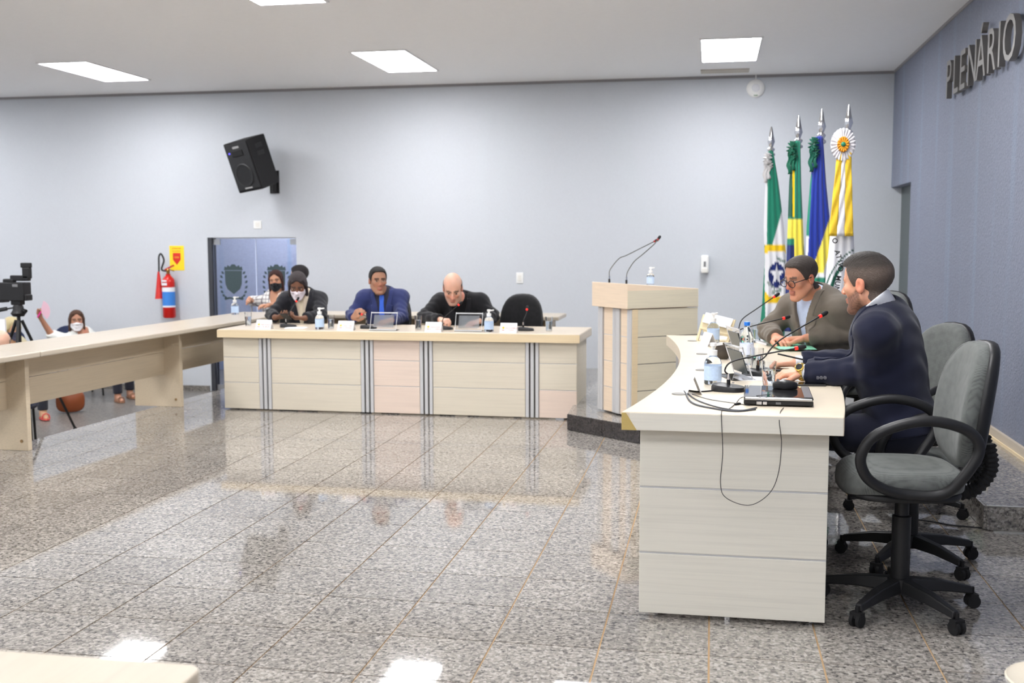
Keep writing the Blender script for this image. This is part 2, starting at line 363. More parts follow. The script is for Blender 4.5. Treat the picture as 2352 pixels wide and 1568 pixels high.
# round white access point
ap = empty('wireless_access_point', (0.46, YB, ony(1735, 203, YB)[2]))
MB().lathe([(.0, .045), (.05, .043), (.09, .03), (.102, .012), (.102, 0)], (0, 0, 0), 32, (0, -1, 0)).build('dome', WPL, ap, smooth=True)
MB().lathe([(.045, .0445), (.043, .0475), (.0, .048)], (0, 0, 0), 24, (0, -1, 0)).build('logo_disc', mat('pale grey', (215, 216, 220), .4), ap, smooth=True)
MB().box(-.02, .02, -.034, -.028, -.085, -.075).build('status_lamp', mat('green led', (50, 120, 60), .4), ap)
MB().tube([(0, -.01, .1), (0, -.01, ZC-ap.location.z)], .008, 6).build('cable', WPL, ap)
tag(ap, 'round white dome unit high on the wall below the ceiling, above the flags', 'access point')
# wall loudspeaker, tilted
sp = empty('wall_loudspeaker', tuple(ony(580, 375, YB-.42)), rot=(0, 0, 0))
sp.rotation_mode = 'QUATERNION'
zax = Vector((-.215, -.24, .95)).normalized(); yax = Vector((.38, .93, .0)); yax = (yax-zax*yax.dot(zax)).normalized(); xax = yax.cross(zax)
sp.rotation_quaternion = Matrix((xax, yax, zax)).transposed().to_quaternion()
MB().prism([(-.2, -.17), (.2, -.17), (.17, .17), (-.17, .17)], -.3, .3).build('cabinet', BLKM, sp, bevel=.012)
MB().box(-.185, .185, -.182, -.17, -.27, .285).build('grille', mat('speaker grille', (34, 35, 38), .6, bump=(500, .6)), sp, bevel=.01)
MB().lathe([(.14, 0), (.13, .006), (.05, -.01), (.0, .0)], (0, -.185, -.1), 28, (0, -1, 0)).build('woofer_cone', mat('cone', (30, 31, 33), .5), sp, smooth=True)
MB().box(-.09, .09, -.19, -.18, .13, .2).build('horn', BLKM, sp, bevel=.008)
MB().lathe([(.008, 0), (.006, .006), (0, .007)], (-.13, -.182, .18), 10, (0, -1, 0)).build('power_lamp', mat('blue lamp', (70, 60, 255), .4, emit=4), sp)
MB().box(-.05, .05, -.186, -.18, .225, .25).build('badge', mat('pale badge', (160, 160, 160), .4), sp); MB().box(-.06, .06, -.186, -.18, -.262, -.245).build('badge', MATS['pale badge'], sp)
for z in (.08, .17): MB().box(.172, .19, -.06, .06, z, z+.05).build('side_grip', BLK, sp)
tag(sp, 'black loudspeaker tilted down on the white wall above the glass door', 'speaker')
br = empty('speaker_bracket', (sp.location.x+.1, YB, sp.location.z-.28))
MB().tube([(0, -.02, -.05), (0, -.02, .2)], .03, 10).build('post', BLK, br); MB().tube([(0, -.02, .12), (-.05, -.3, .2)], .025, 8).build('arm', BLK, br); MB().box(-.06, .06, -.012, 0, -.06, .22).build('wall_plate', BLK, br)
tag(br, 'black metal wall bracket holding the tilted loudspeaker', 'bracket')
def plate(name, px, py, w_, h_, label, cat, keys=1):
    p = ony(px, py, YB); e = empty(name, tuple(p))
    MB().box(-w_/2, w_/2, -.009, 0, -h_/2, h_/2).build('cover_plate', WPL, e, bevel=.003)
    MB().box(-w_*.25, w_*.25, -.014, -.009, -h_*.28, h_*.28).build('rocker', mat('off white', (226, 224, 218), .4), e, bevel=.002)
    return tag(e, label, cat)
plate('light_switch', 1194, 638, .085, .128, 'white wall switch plate to the right of the bald man', 'switch')
plate('blank_plate', 592, 516, .105, .1, 'small square white wall plate above the glass door', 'plate')
# sanitizer dispenser
p = ony(1619, 606, YB); e = empty('soap_dispenser', tuple(p))
MB().box(-.045, .045, -.1, 0, -.1, .1).build('housing', WPL, e, bevel=.02, seg=3); MB().box(-.035, .035, -.115, -.1, -.1, -.045).build('push_lever', MATS['off white'], e, bevel=.006); MB().box(-.012, .012, -.104, -.098, -.03, .03).build('sight_window', GRY, e)
tag(e, 'white soap dispenser box on the wall right of the lectern', 'dispenser')
# fire extinguisher and its sign
p = ony(400, 728, YB); e = empty('fire_extinguisher', (p[0], YB-.12, p[2])); R_ = .078
MB().lathe([(R_*.85, 0), (R_, .015), (R_, .44), (R_*.93, .48), (R_*.6, .515), (.03, .53), (.03, .55)], seg=28).build('cylinder', REDP, e, smooth=True)
MB().lathe([(R_*1.012, .14), (R_*1.012, .36)], seg=28).build('wrap_label', mat('blue label', (60, 130, 214), .4), e, smooth=True)
lb = [o for o in bpy.data.objects if o.name.startswith('wrap_label')][-1]; lb.scale = (1, 1, 1)
MB().lathe([(R_*1.02, .33), (R_*1.02, .385)], seg=28).build('label_band', mat('white label', (232, 234, 240), .4), e, smooth=True); MB().lathe([(R_*1.02, .135), (R_*1.02, .155)], seg=28).build('label_band', MATS['white label'], e, smooth=True)
MB().box(-.05, .02, -R_-.004, -R_+.01, .41, .44).box(-.045, .015, -R_-.004, -R_+.01, .455, .475).build('label_sticker', MATS['white label'], e)
MB().lathe([(.02, .55), (.024, .6), (.012, .62)], seg=12).build('valve', mat('brass', (150, 110, 60), .35, .8), e)
MB().obox((.02, 0, .63), (.06, 0, .028), (0, .012, 0), (-.004, 0, .008)).build('lever', REDP, e); MB().obox((.035, 0, .6), (.045, 0, -.012), (0, .01, 0), (0, 0, .006)).build('carry_handle', mat('brass', (150, 110, 60), .35, .8), e)
MB().tube(curve_pts([(-.02, -.01, .585), (-.07, -.03, .61), (-.03, -.04, .72), (-.07, -.03, .8), (-.105, -.02, .77), (-.11, -.02, .66), (-.112, -.02, .58)], 8), .011, 8).build('hose', BLK, e, smooth=True)
MB().lathe([(.012, .34), (.018, .3), (.05, .02), (.055, 0), (.045, 0), (.0, .02)], (-.118, -.02, .24), 18).build('discharge_horn', REDP, e, smooth=True)
MB().box(-.03, .03, .075, .12, .38, .44).build('wall_hook', STEEL, e)
tag(e, 'red fire extinguisher with blue label and red horn hanging on the white wall', 'extinguisher')
p = ony(406.5, 592.5, YB); e = empty('extinguisher_sign', tuple(p)); MB().box(-.098, .098, -.004, 0, -.155, .155).build('yellow_board', mat('yellow sign', (246, 214, 40), .5), e)
MB().extr([(-.052, -.0045, -.02), (0, -.0045, -.085), (.052, -.0045, -.02), (.052, -.0045, .065), (-.052, -.0045, .065)], (0, -.002, 0)).build('red_arrow', mat('red print', (212, 46, 30), .5), e)
for i, (t_, s_) in enumerate((('EXTINTOR', .024), ('DE INCÊNDIO', .018))): text('lettering', t_, s_, .0006, MATS['red print'], frame((0, -.0055, .112-.03*i), (1, 0, 0), (0, 0, 1), (0, -1, 0)), e)
text('lettering', 'CO2', .03, .0006, mat('yellow print', (248, 216, 60), .5), frame((0, -.0072, .0), (1, 0, 0), (0, 0, 1), (0, -1, 0)), e)
tag(e, 'yellow sign with a red arrow above the fire extinguisher', 'sign')
# metal letters on the blue wall
W = empty('wall_lettering', (XR, 9.6, 2.665)); LET = mat('brushed metal letters', (118, 115, 112), .4, .25)
chars = 'PLENÁRIO'; wid = {'P': .245, 'L': .215, 'E': .235, 'N': .275, 'Á': .285, 'R': .265, 'I': .12, 'O': .3}; y = 0.
for c in chars:
    me = text('letter', c, .44, .02, LET, frame((-.045, -y, 0), (0, -1, 0), (0, 0, 1), (-1, 0, 0)), W, 'LEFT', sx=.96)
    y += wid[c]*1.085
tag(W, 'PLENÁRIO in raised metal letters high on the blue wall', 'lettering')
# outlet with a plug, and a black box speaker on the floor by the blue wall
p = onx(2276, 887, XR); e = empty('wall_socket', tuple(p)); MB().box(-.01, 0, -.04, .04, -.06, .06).build('cover_plate', mat('aged white', (226, 216, 196), .45), e, bevel=.003); MB().box(-.05, -.01, -.005, .025, .0, .03).build('plug', WPL, e, bevel=.004)
MB().tube(curve_pts([(-.05, .01, .015), (-.075, .02, -.02), (-.06, .06, -.15), (-.05, .07, -.33)], 6), .005, 6).build('cord', BLK, e)
tag(e, 'white wall socket with a plug low on the blue wall', 'socket')
e = empty('floor_subwoofer', (1.80, 8.35, ST), rz=math.radians(6)); MB().box(-.13, .13, -.19, .19, .012, .33).build('cabinet', BLKM, e, bevel=.012)
for a in (-1, 1):
    for b in (-1, 1): MB().lathe([(.018, 0), (.018, .014)], (a*.1, b*.15, 0), 10).build('foot', BLK, e)
MB().box(-.136, -.13, -.16, .16, .04, .3).build('grille', MATS['speaker grille'], e); MB().lathe([(.1, 0), (.09, .008), (0, -.01)], (-.137, 0, .17), 24, (-1, 0, 0)).build('woofer_cone', MATS['cone'], e, smooth=True)
tag(e, 'black box speaker on the stage floor against the blue wall', 'speaker')
# ================================================================== FURNITURE
TOPL = laminate('pale maple laminate top', (208, 195, 176), .3); PAN = laminate('pale maple panel', (216, 207, 189), .4); PANP = laminate('pinkish maple panel', (226, 207, 192), .4)
PANG = laminate('greyish maple panel', (226, 222, 210), .4); EDGE = laminate('maple edge band', (224, 204, 168), .4); STRIP = mat('aluminium strip', (202, 202, 203), .42, .15); SLOT = mat('dark slot', (96, 90, 84), .7)
LPAN = laminate('beige modesty panel', (210, 194, 168), .42, 'Y'); LTOP = laminate('beige laminate top', (192, 181, 164), .3, 'Y')
# ---- middle desk, facing the room
D = empty('council_desk', (-2.70, 8.96, 0), rz=math.radians(-1.2)); hw = 1.6
t = MB().box(-hw-.03, hw+.03, -.05, .74, .652, .728).build('desk_top', TOPL, D, bevel=.012, seg=3)
MB().box(-hw-.031, hw+.031, -.052, -.045, .655, .722).build('edge_band', EDGE, t)
xs = [-1.2, -.245, .29, 1.22]; sw = .12; rows = [(.012, .245), (.251, .470), (.476, .650)]
bays = [(-hw, xs[0]-sw/2), (xs[0]+sw/2, xs[1]-sw/2), (xs[1]+sw/2, xs[2]-sw/2), (xs[2]+sw/2, xs[3]-sw/2), (xs[3]+sw/2, hw)]
for b, (a, c) in enumerate(bays):
    for r, (z0, z1) in enumerate(rows):
        MB().box(a, c, 0, .025, z0, z1).build('front_panel', PANP if (b == 2 or (b == 4 and r == 0)) else PAN, D, bevel=.002)
    for z in (.245, .470): MB().box(a, c, .004, .02, z, z+.006).build('joint_strip', STRIP, D)
for x in xs:
    for k in (-1, 0, 1): MB().box(x+k*.042-.014, x+k*.042+.014, -.008, .02, .012, .652).build('vertical_strip', STRIP, D, bevel=.003)
    MB().box(x-sw/2, x+sw/2, .02, .025, .012, .652).build('strip_backing', SLOT, D)
for s in (-1, 1): MB().box(s*hw-.0125-(.0125 if s > 0 else -.0125), s*hw+.0125-(.0125 if s > 0 else -.0125), .025, .6, .012, .652).build('side_panel', PAN, D)
for s in (-1, 1):
    for yy in (.05, .55): MB().lathe([(.018, 0), (.018, .014)], (s*1.5, yy, 0), 10).build('foot', BLK, D)
tag(D, 'long pale wood desk with aluminium strips, three suited men behind it', 'desk')
# ---- left desk with open legs
a0 = np.array([-4.711, 6.48]); a1 = np.array([-4.581, 9.477]); ang = math.atan2(a1[1]-a0[1], a1[0]-a0[0])-math.pi/2
L = empty('side_desk', (a0[0], a0[1], 0), rz=ang)
for y0, y1 in ((-2.3, .42), (.425, 4.75)): MB().box(-.63, 0, y0, y1, .688, .728).build('desk_top', LTOP, L, bevel=.01, seg=3)
for yl in (-2.2, .44, 2.56, 4.68):
    MB().box(-.62, -.15, yl, yl+.045, 0, .688).build('leg_panel', LPAN, L, bevel=.003)
    MB().lathe([(.012, 0), (.012, .004)], (-.2, yl-.002, .07), 8, (0, -1, 0)).build('screw_cap', mat('brown cap', (150, 120, 80), .5), L)
for y0, y1 in ((-2.155, .44), (.485, 2.56), (2.605, 4.68)):
    MB().box(-.33, -.31, y0, y1, .30, .50).build('modesty_panel', LPAN, L); MB().box(-.33, -.31, y0, y1, .505, .688).build('modesty_panel', LPAN, L)
tag(L, 'long beige desk with plank legs and open underside along the left', 'desk')
# ---- second-row bench desk near the far wall
B = empty('rear_desk', (-3.0, 10.9, 0))
MB().box(-1.45, 1.47, 0, .6, .69, .73).build('desk_top', LTOP, B, bevel=.008); 
for x in (-1.3, 0., 1.32): MB().box(x, x+.04, .06, .54, 0, .69).build('leg_panel', LPAN, B)
MB().box(-1.26, 0, .3, .32, .25, .69).build('modesty_panel', LPAN, B); MB().box(.04, 1.32, .3, .32, .25, .69).build('modesty_panel', LPAN, B)
tag(B, 'narrow beige desk standing behind the row of men', 'desk')
# ---- curved desk on the right
ZT = .843
xf = lambda y: -.165-.0515*(y-5.95)**2
xb = lambda y: .605-.042*(y-5.75)**2
Y0, Y1 = 4.139, 7.60
ys = np.linspace(Y0, Y1, 28)
R = empty('curved_desk', (0, 0, 0))
t = MB().prism([(xf(y), y) for y in ys]+[(xb(y), y) for y in ys[::-1]], ZT-.072, ZT).build('desk_top', laminate('cream laminate top', (220, 207, 186), .28), R, bevel=.003)
MB().box(xf(Y0)+.03, xb(Y0)-.004, Y0-.0015, Y0+.004, ZT-.07, ZT-.004).build('edge_band', PANG, t)
MB().extr([(xf(Y0)-.001, Y0-.0025, ZT-.004), (xf(Y0)+.016, Y0-.0025, ZT-.004), (xf(Y0)+.058, Y0-.0025, ZT-.071), (xf(Y0)-.001, Y0-.0025, ZT-.071)], (0, .004, 0)).build('chipped_core', mat('bare fibreboard', (196, 172, 106), .85, bump=(300, .4)), t)
zr = [(.02, .262), (.270, .527), (.535, ZT-.072)]
for z0, z1 in zr: MB().box(-.268, .452, 4.224, 4.249, z0, z1).build('end_panel', PANG, R, bevel=.002)
for z in (.262, .527): MB().box(-.268, .452, 4.228, 4.245, z, z+.008).build('joint_strip', STRIP, R)
fy = np.linspace(4.26, 7.52, 7)
for k in range(6):
    for z0, z1 in zr:
        yy = np.linspace(fy[k]+.05, fy[k+1]-.05, 6); pts = [(xf(y)+.07, y) for y in yy]+[(xf(y)+.095, y) for y in yy[::-1]]
        MB().prism(pts, z0, z1).build('front_panel', PANP, R)
    for j in (-1, 0, 1):
        y = fy[k+1]+j*.03; MB().box(xf(y)+.062, xf(y)+.08, y-.01, y+.01, .02, ZT-.072).build('vertical_strip', STRIP, R)
MB().box(xf(7.55)+.07, .45, 7.52, 7.545, .02, ZT-.072).build('end_panel', PANG, R)
for (x, y) in ((-.2, 4.27), (.40, 4.27), (-.2, 7.4), (.3, 7.4), (.08, 4.24)): MB().lathe([(.012, 0), (.012, .021)], (x, y, 0), 10).build('foot', CHR, R)
for (px, py) in ((1560, 905), (1612, 850), (1612, 813), (1590, 783)):
    g = onz(px, py, ZT); MB().lathe([(.032, 0), (.032, .003), (.026, .004), (.0, .004)], tuple(g), 20).build('cable_grommet', mat('grommet grey', (120, 118, 114), .5), R)
tag(R, 'curved cream desk with a chipped corner on the right, two men seated behind', 'desk')
# ---- lectern
pA, pB = np.array([-.89, 8.685]), np.array([-.596, 8.30]); ln = np.linalg.norm(pB-pA); az = math.atan2(*(pB-pA)[::-1])
# local axes: x along the front face (left to right), y into the lectern
LECF = laminate('warm maple panel', (232, 211, 186), .4); LECS = laminate('yellowish maple panel', (216, 207, 184), .4)
G = empty('lectern', (pA[0], pA[1], ST), rz=az); dep = .62; wl = ln
lz = [(.012, .205), (.211, .415), (.421, .625), (.631, .845)]
for z0, z1 in lz:
    for a, b in ((.075, .215), (.325, .425)): MB().box(a, b, 0, .02, z0, z1).build('front_panel', LECF, G, bevel=.002)
    MB().box(wl-.02, wl, .05, dep, z0, z1).build('side_panel', LECS, G, bevel=.002); MB().box(0, .02, .05, dep, z0, z1).build('side_panel', LECS, G)
for a, b in ((0, .035), (.035, .07), (.22, .245), (.247, .268), (.27, .32), (.43, .46), (.462, wl)): MB().box(a, b, -.012, .02, .012, .845).build('vertical_strip', STRIP, G, bevel=.004)
MB().box(wl-.006, wl+.006, .0, .05, .012, .845).build('corner_strip', EDGE, G)
for z in (.205, .415, .625): MB().box(wl-.016, wl-.002, .05, dep, z, z+.006).build('joint_strip', mat('grey joint', (120, 116, 112), .5), G); MB().box(.07, .43, .004, .018, z, z+.006).build('joint_strip', STRIP, G)
MB().box(.02, wl-.02, .02, dep-.02, .02, .84).build('core', SLOT, G)
hd = [(-.05, 1.05), (dep, 0.985)]
MB().add([(x, y, z) for x in (-.03, wl+.006) for (y, z) in ((-.05, .85), (dep, .85), (dep, .995), (-.05, 1.045))], [(0, 1, 2, 3), (7, 6, 5, 4), (0, 4, 5, 1), (1, 5, 6, 2), (2, 6, 7, 3), (3, 7, 4, 0)]).build('top_box', LECF, G, bevel=.003)
MB().box(wl+.004, wl+.008, -.046, dep-.004, .855, .99).build('side_panel', LECS, G)
tag(G, 'tall pale wood lectern with a sloping top on the low stage', 'lectern')
# ---- tables at the bottom edge of the picture
for (x0, x1, y1, lab, nm) in ((-2.6, -.905, 1.785, 'cream table corner cut by the bottom left of the picture', 'foreground_desk'), (-.30, 1.0, 1.815, 'sliver of a cream table at the bottom edge of the picture', 'foreground_desk')):
    T = empty(nm, ((x0+x1)/2, y1-.35, 0)); q = (x1-x0)/2
    pts = []
    for cx, cy, s in ((q-.035, .35-.035, 0), (-q+.035, .35-.035, 90), (-q+.035, -.315, 180), (q-.035, -.315, 270)):
        pts += [(cx+.035*math.cos(math.radians(s+k)), cy+.035*math.sin(math.radians(s+k))) for k in range(0, 91, 15)]
    MB().prism(pts, .66, .726).build('desk_top', LTOP, T, bevel=.004)
    for s in (-1, 1): MB().box(s*(q-.12)-.02, s*(q-.12)+.02, -.3, .25, 0, .66).build('leg_panel', LPAN, T)
    MB().box(-q+.14, q-.14, .05, .07, .3, .66).build('modesty_panel', LPAN, T)
    tag(T, lab, 'table')
pp = MB().box(-.26, .2, 1.5, 1.82, .7265, .7285).build('paper_sheet', mat('white paper', (244, 244, 246), .7)); tag(pp, 'white paper lying on the table at the bottom edge', 'paper')
# ---- waste bin in the lower right corner
p = onz(2346, 1538, .30); e = empty('waste_bin', (p[0]+.075, p[1]-.085, 0))
MB().lathe([(.10, 0), (.13, .285), (.136, .30), (.128, .303), (.122, .285), (.092, .012), (0, .012)], seg=36).build('bucket', mat('pale plastic', (206, 204, 200), .5), e, smooth=True)
MB().lathe([(.129, .3), (.137, .308), (.134, .312), (.126, .306)], seg=36).build('rim', mat('cream rim', (226, 216, 196), .5), e, smooth=True)
tag(e, 'pale round waste bin cut off at the lower right corner', 'bin')

# ================================================================== CHAIRS
FAB = weave('grey chair fabric', (84, 87, 85), (110, 113, 110)); FABK = weave('black chair fabric', (22, 22, 23), (38, 38, 40))
def super_pts(w_, h_, n=28, e=3.2):
    return [(w_*math.copysign(abs(math.cos(a))**(2/e), math.cos(a)), h_*math.copysign(abs(math.sin(a))**(2/e), math.sin(a))) for a in np.linspace(0, 2*math.pi, n, endpoint=False)]
def cushion(pts2, thick, place, dome=.35, inset=.05):
    """rounded pad: stacked outlines; place(u,v,t)->point"""
    lay = [(-.5, .93), (-.42, .985), (-.1, 1.0), (.25, .985), (.42, .93), (.5, .8)]; b = MB(); n = len(pts2); v = []; f = []
    for t, s in lay: v += [place(x*s, y*s, t*thick) for x, y in pts2]
    for i in range(len(lay)-1): f += [(i*n+j, i*n+(j+1) % n, (i+1)*n+(j+1) % n, (i+1)*n+j) for j in range(n)]
    for k, (t, s) in enumerate(((.56, .45), (.58, .2))): 
        o = len(v); v += [place(x*s, y*s, t*thick) for x, y in pts2]; p = o-n; f += [(p+j, p+(j+1) % n, o+(j+1) % n, o+j) for j in range(n)]
    f += [tuple(range(n))[::-1], tuple(range(len(v)-n, len(v)))]
    return b.add(v, f)
def office_chair(zs=.61, fab=FAB, arms=True, bo=.24):
    """sits at the origin facing +Y; zs: top of the seat"""
    c = empty('office_chair')
    cushion(super_pts(.245, .235), .085, lambda u, v, t: (u, v+.02, zs-.045+t-.03*max(0, (v-.1)/.135)**2)).build('seat', fab, c, smooth='all')
    cushion(super_pts(.235, .225), .035, lambda u, v, t: (u, v+.02, zs-.1+t)).build('seat_shell', BLK, c, smooth='all')
    zb = zs+bo; tl = .13
    bpts = [(x*(1-.10*max(0, y)/.27), y) for x, y in super_pts(.21, .25, e=2.7)]
    cushion(bpts, .075, lambda u, v, t: (u, -.215-tl*(v+.27)+.10*(u/.225)**2*.5+t+.015*math.cos(v*6), zb+v)).build('backrest', fab, c, smooth='all')
    cushion([(x*1.02, y*1.02) for x, y in bpts], .05, lambda u, v, t: (u, -.252-tl*(v+.27)+.10*(u/.225)**2*.5-t, zb+v)).build('back_shell', BLK, c, smooth='all')
    for zz in (-.02, .05, .12): MB().box(-.1, .1, -.185-tl*(zz+.27)+.012, -.18-tl*(zz+.27)+.012, zb+zz, zb+zz+.004).build('stitch_line', mat('dark stitch', (40, 42, 42), .9), c)
    # bellows between seat and back
    pth = curve_pts([(0, -.14, zs-.11), (0, -.26, zs-.115), (0, -.335, zs-.03), (0, -.325, zs+.08)], 12); rr = [.026 if i % 2 else .020 for i in range(len(pth))]
    MB().tube(pth, rr, 12, flat=1.25).build('bellows', BLKM, c)
    if arms:
        for s in (-1, 1):
            P = [(s*.275, .205, zs+.0), (s*.285, .225, zs+.08), (s*.29, .165, zs+.165), (s*.29, .0, zs+.215), (s*.288, -.15, zs+.185), (s*.285, -.205, zs+.11), (s*.28, -.15, zs), (s*.262, -.08, zs-.07), (s*.25, .05, zs-.075), (s*.262, .14, zs-.05)]
            Q = P+[P[0]]; pts = []
            n = len(P)
            for i in range(n):
                a, b, d, g = [np.array(P[(i+k) % n]) for k in (-1, 0, 1, 2)]
                for t in np.linspace(0, 1, 6, endpoint=False): pts.append(.5*((2*b)+(d-a)*t+(2*a-5*b+4*d-g)*t*t+(3*b-a-3*d+g)*t**3))
            MB().tube(pts, .021, 10, closed=True).build('armrest', BLK, c, smooth='all')
    MB().box(-.09, .09, -.12, .12, zs-.145, zs-.115).build('mechanism', BLKM, c, bevel=.006); MB().tube([(.09, .03, zs-.13), (.2, .05, zs-.135)], .006, 6).build('lever', BLK, c)
    MB().lathe([(.05, .09), (.05, .12), (.037, .125), (.037, zs-.22), (.028, zs-.215), (.028, zs-.145)], seg=20).build('gas_column', BLK, c, smooth=True)
    bs_ = MB().lathe([(.05, .075), (.055, .09), (.05, .135), (.0, .14)], seg=20).build('base_hub', BLK, c, smooth=True)
    for k in range(5):
        a = math.radians(72*k-7); d = np.array([math.cos(a), math.sin(a), 0]); n_ = np.array([-math.sin(a), math.cos(a), 0])
        A = d*.03+[0, 0, .108]; Bp = d*.305+[0, 0, .075]
        v = []
        for p_, w_, h_ in ((A, .034, .028), (d*.17+[0, 0, .1], .028, .022), (Bp, .018, .015)):
            v += [p_-n_*w_-[0, 0, h_], p_+n_*w_-[0, 0, h_], p_+n_*w_*.7+[0, 0, h_], p_-n_*w_*.7+[0, 0, h_]]
        f = [(0, 1, 2, 3), (11, 10, 9, 8)]+[(i*4+j, i*4+(j+1) % 4, (i+1)*4+(j+1) % 4, (i+1)*4+j) for i in range(2) for j in range(4)]
        sp_ = MB().add(v, f).build('base_spoke', BLK, c, bevel=.006)
        ca = MB(); cc = d*.31
        for s in (-1, 1): ca.lathe([(.012, -.009), (.027, -.007), (.027, .007), (.012, .009)], tuple(cc+n_*s*.014+[0, 0, .027]), 16, n_)
        ca.lathe([(.008, .03), (.008, .085)], tuple(cc), 8).obox(cc+[0, 0, .047], d*.016, n_*.024, (0, 0, .012)); ca.build('caster', BLKM, sp_, smooth=True)
    return c
def place(o, x, y, z, rz=0.): o.location = (x, y, z); o.rotation_euler = (0, 0, rz); return o
chA = office_chair(); chA.location = (.772, 4.5, 0); chA.rotation_euler = (0, 0, math.radians(94))
tag(chA, 'empty grey fabric swivel chair nearest the camera at the curved desk', 'chair', 'grey swivel chairs at the curved desk')
chB = office_chair(.52, bo=.27); tag(place(chB, .93, 5.20, 0, math.radians(97)), 'grey swivel chair under the man in the navy suit', 'chair', 'grey swivel chairs at the curved desk')
dup(chB, (1.08, 6.20, 0), math.radians(122), 'empty grey swivel chair behind the navy-suited man, close to the blue wall', 'grey swivel chairs at the curved desk')
dup(chB, (.94, 7.16, ST), math.radians(135), 'grey swivel chair under the man in the brown blazer', 'grey swivel chairs at the curved desk')
def chair_x(px): return ony(px, 720, 10.42)[0]
chK = office_chair(.47, FABK, False, .265); place(chK, chair_x(1200), 10.14, 0, math.pi); tag(chK, 'empty black swivel chair at the right end of the middle desk', 'chair', 'black swivel chairs at the middle desk')
for px, lab in ((690, 'black swivel chair under the man in the white mask'), (897, 'black swivel chair under the man in the bright blue suit'), (1047, 'black swivel chair under the bald man')):
    dup(chK, (chair_x(px), 10.2, 0), math.pi, lab, 'black swivel chairs at the middle desk')
# ================================================================== PEOPLE: smooth implicit bodies, meshed with surface nets
F32 = np.float32
def unit(v): v = np.array(v, float); return v/np.linalg.norm(v)
def smin(a, b, k):
    h = np.clip(.5+.5*(b-a)/k, 0, 1); return b+(a-b)*h-k*h*(1-h)
def smax(a, b, k): return -smin(-a, -b, k)
def cap(P, a, b, r1, r2):
    a = np.array(a, F32); ba = np.array(b, F32)-a; pa = P-a; h = np.clip((pa@ba)/max(float(ba@ba), 1e-9), 0, 1)
    return np.linalg.norm(pa-h[:, None]*ba, axis=1)-(r1+(r2-r1)*h)
def ell(P, c, R, fr=None):
    q = P-np.array(c, F32)
    if fr is not None: q = q@np.array(fr, F32).T
    R = np.array(R, F32); k0 = np.linalg.norm(q/R, axis=1); k1 = np.linalg.norm(q/(R*R), axis=1)
    return k0*(k0-1)/np.maximum(k1, 1e-6)
def rbox(P, c, H, r, fr):
    q = np.abs((P-np.array(c, F32))@np.array(fr, F32).T)-(np.array(H, F32)-r)
    return np.linalg.norm(np.maximum(q, 0), axis=1)+np.minimum(q.max(1), 0)-r
def mesh_sdf(f, lo, hi, h, B=8):
    lo = np.array(lo, float); hi = np.array(hi, float); nb = np.maximum(1, np.ceil((hi-lo)/(B*h)).astype(int)); n = nb*B+1
    g = np.stack(np.meshgrid(*[np.arange(k) for k in nb], indexing='ij'), -1).reshape(-1, 3)
    cen = (lo+(g*B+B/2)*h).astype(F32); d = f(cen)
    V = np.repeat(np.repeat(np.repeat(np.where(d < 0, -1., 1.).astype(F32).reshape(nb), B, 0), B, 1), B, 2)
    V = np.pad(V, ((0, 1),)*3, mode='edge')
    act = np.abs(d) < B*h*1.25; ga = g[act]
    loc = np.stack(np.meshgrid(*[np.arange(B+1)]*3, indexing='ij'), -1).reshape(-1, 3)
    for s in range(0, len(ga), 500):
        idx = (ga[s:s+500, None, :]*B+loc[None]).reshape(-1, 3); V[idx[:, 0], idx[:, 1], idx[:, 2]] = f((lo+idx*h).astype(F32))
    V[0] = V[-1] = 1; V[:, 0] = V[:, -1] = 1; V[:, :, 0] = V[:, :, -1] = 1
    I = V < 0
    cn = sum(I[a:n[0]-1+a, b:n[1]-1+b, c:n[2]-1+c].astype(np.int8) for a in (0, 1) for b in (0, 1) for c in (0, 1))
    cells = np.argwhere((cn > 0) & (cn < 8))
    if len(cells) == 0: return np.zeros((0, 3)), np.zeros((0, 4), int)
    acc = np.zeros((len(cells), 3)); cnt = np.zeros(len(cells))
    for ax in range(3):
        o = [i for i in range(3) if i != ax]
        for a in (0, 1):
            for b in (0, 1):
                p = cells.copy(); p[:, o[0]] += a; p[:, o[1]] += b; q = p.copy(); q[:, ax] += 1
                va, vb = V[tuple(p.T)], V[tuple(q.T)]; s = (va < 0) != (vb < 0); t = np.where(s, va/(va-vb+1e-12), 0)
                c = p.astype(float); c[:, ax] += t; acc[s] += c[s]; cnt += s
    verts = lo+(acc/cnt[:, None])*h
    ID = np.full(n-1, -1, np.int32); ID[tuple(cells.T)] = np.arange(len(cells)); faces = []
    for ax in range(3):
        o1, o2 = (ax+1) % 3, (ax+2) % 3
        sl0 = [slice(None)]*3; sl1 = [slice(None)]*3; sl0[ax] = slice(0, -1); sl1[ax] = slice(1, None)
        ch = I[tuple(sl0)] != I[tuple(sl1)]; e = np.argwhere(ch); e = e[(e[:, o1] > 0) & (e[:, o2] > 0) & (e[:, o1] < n[o1]-1) & (e[:, o2] < n[o2]-1)]
        inside = I[tuple(e.T)]; q = []
        for (a, b) in ((-1, -1), (0, -1), (0, 0), (-1, 0)):
            p = e.copy(); p[:, o1] += a; p[:, o2] += b; q.append(ID[tuple(p.T)])
        q = np.stack(q, 1); q[~inside] = q[~inside][:, ::-1]; faces.append(q)
    return verts, np.concatenate(faces)
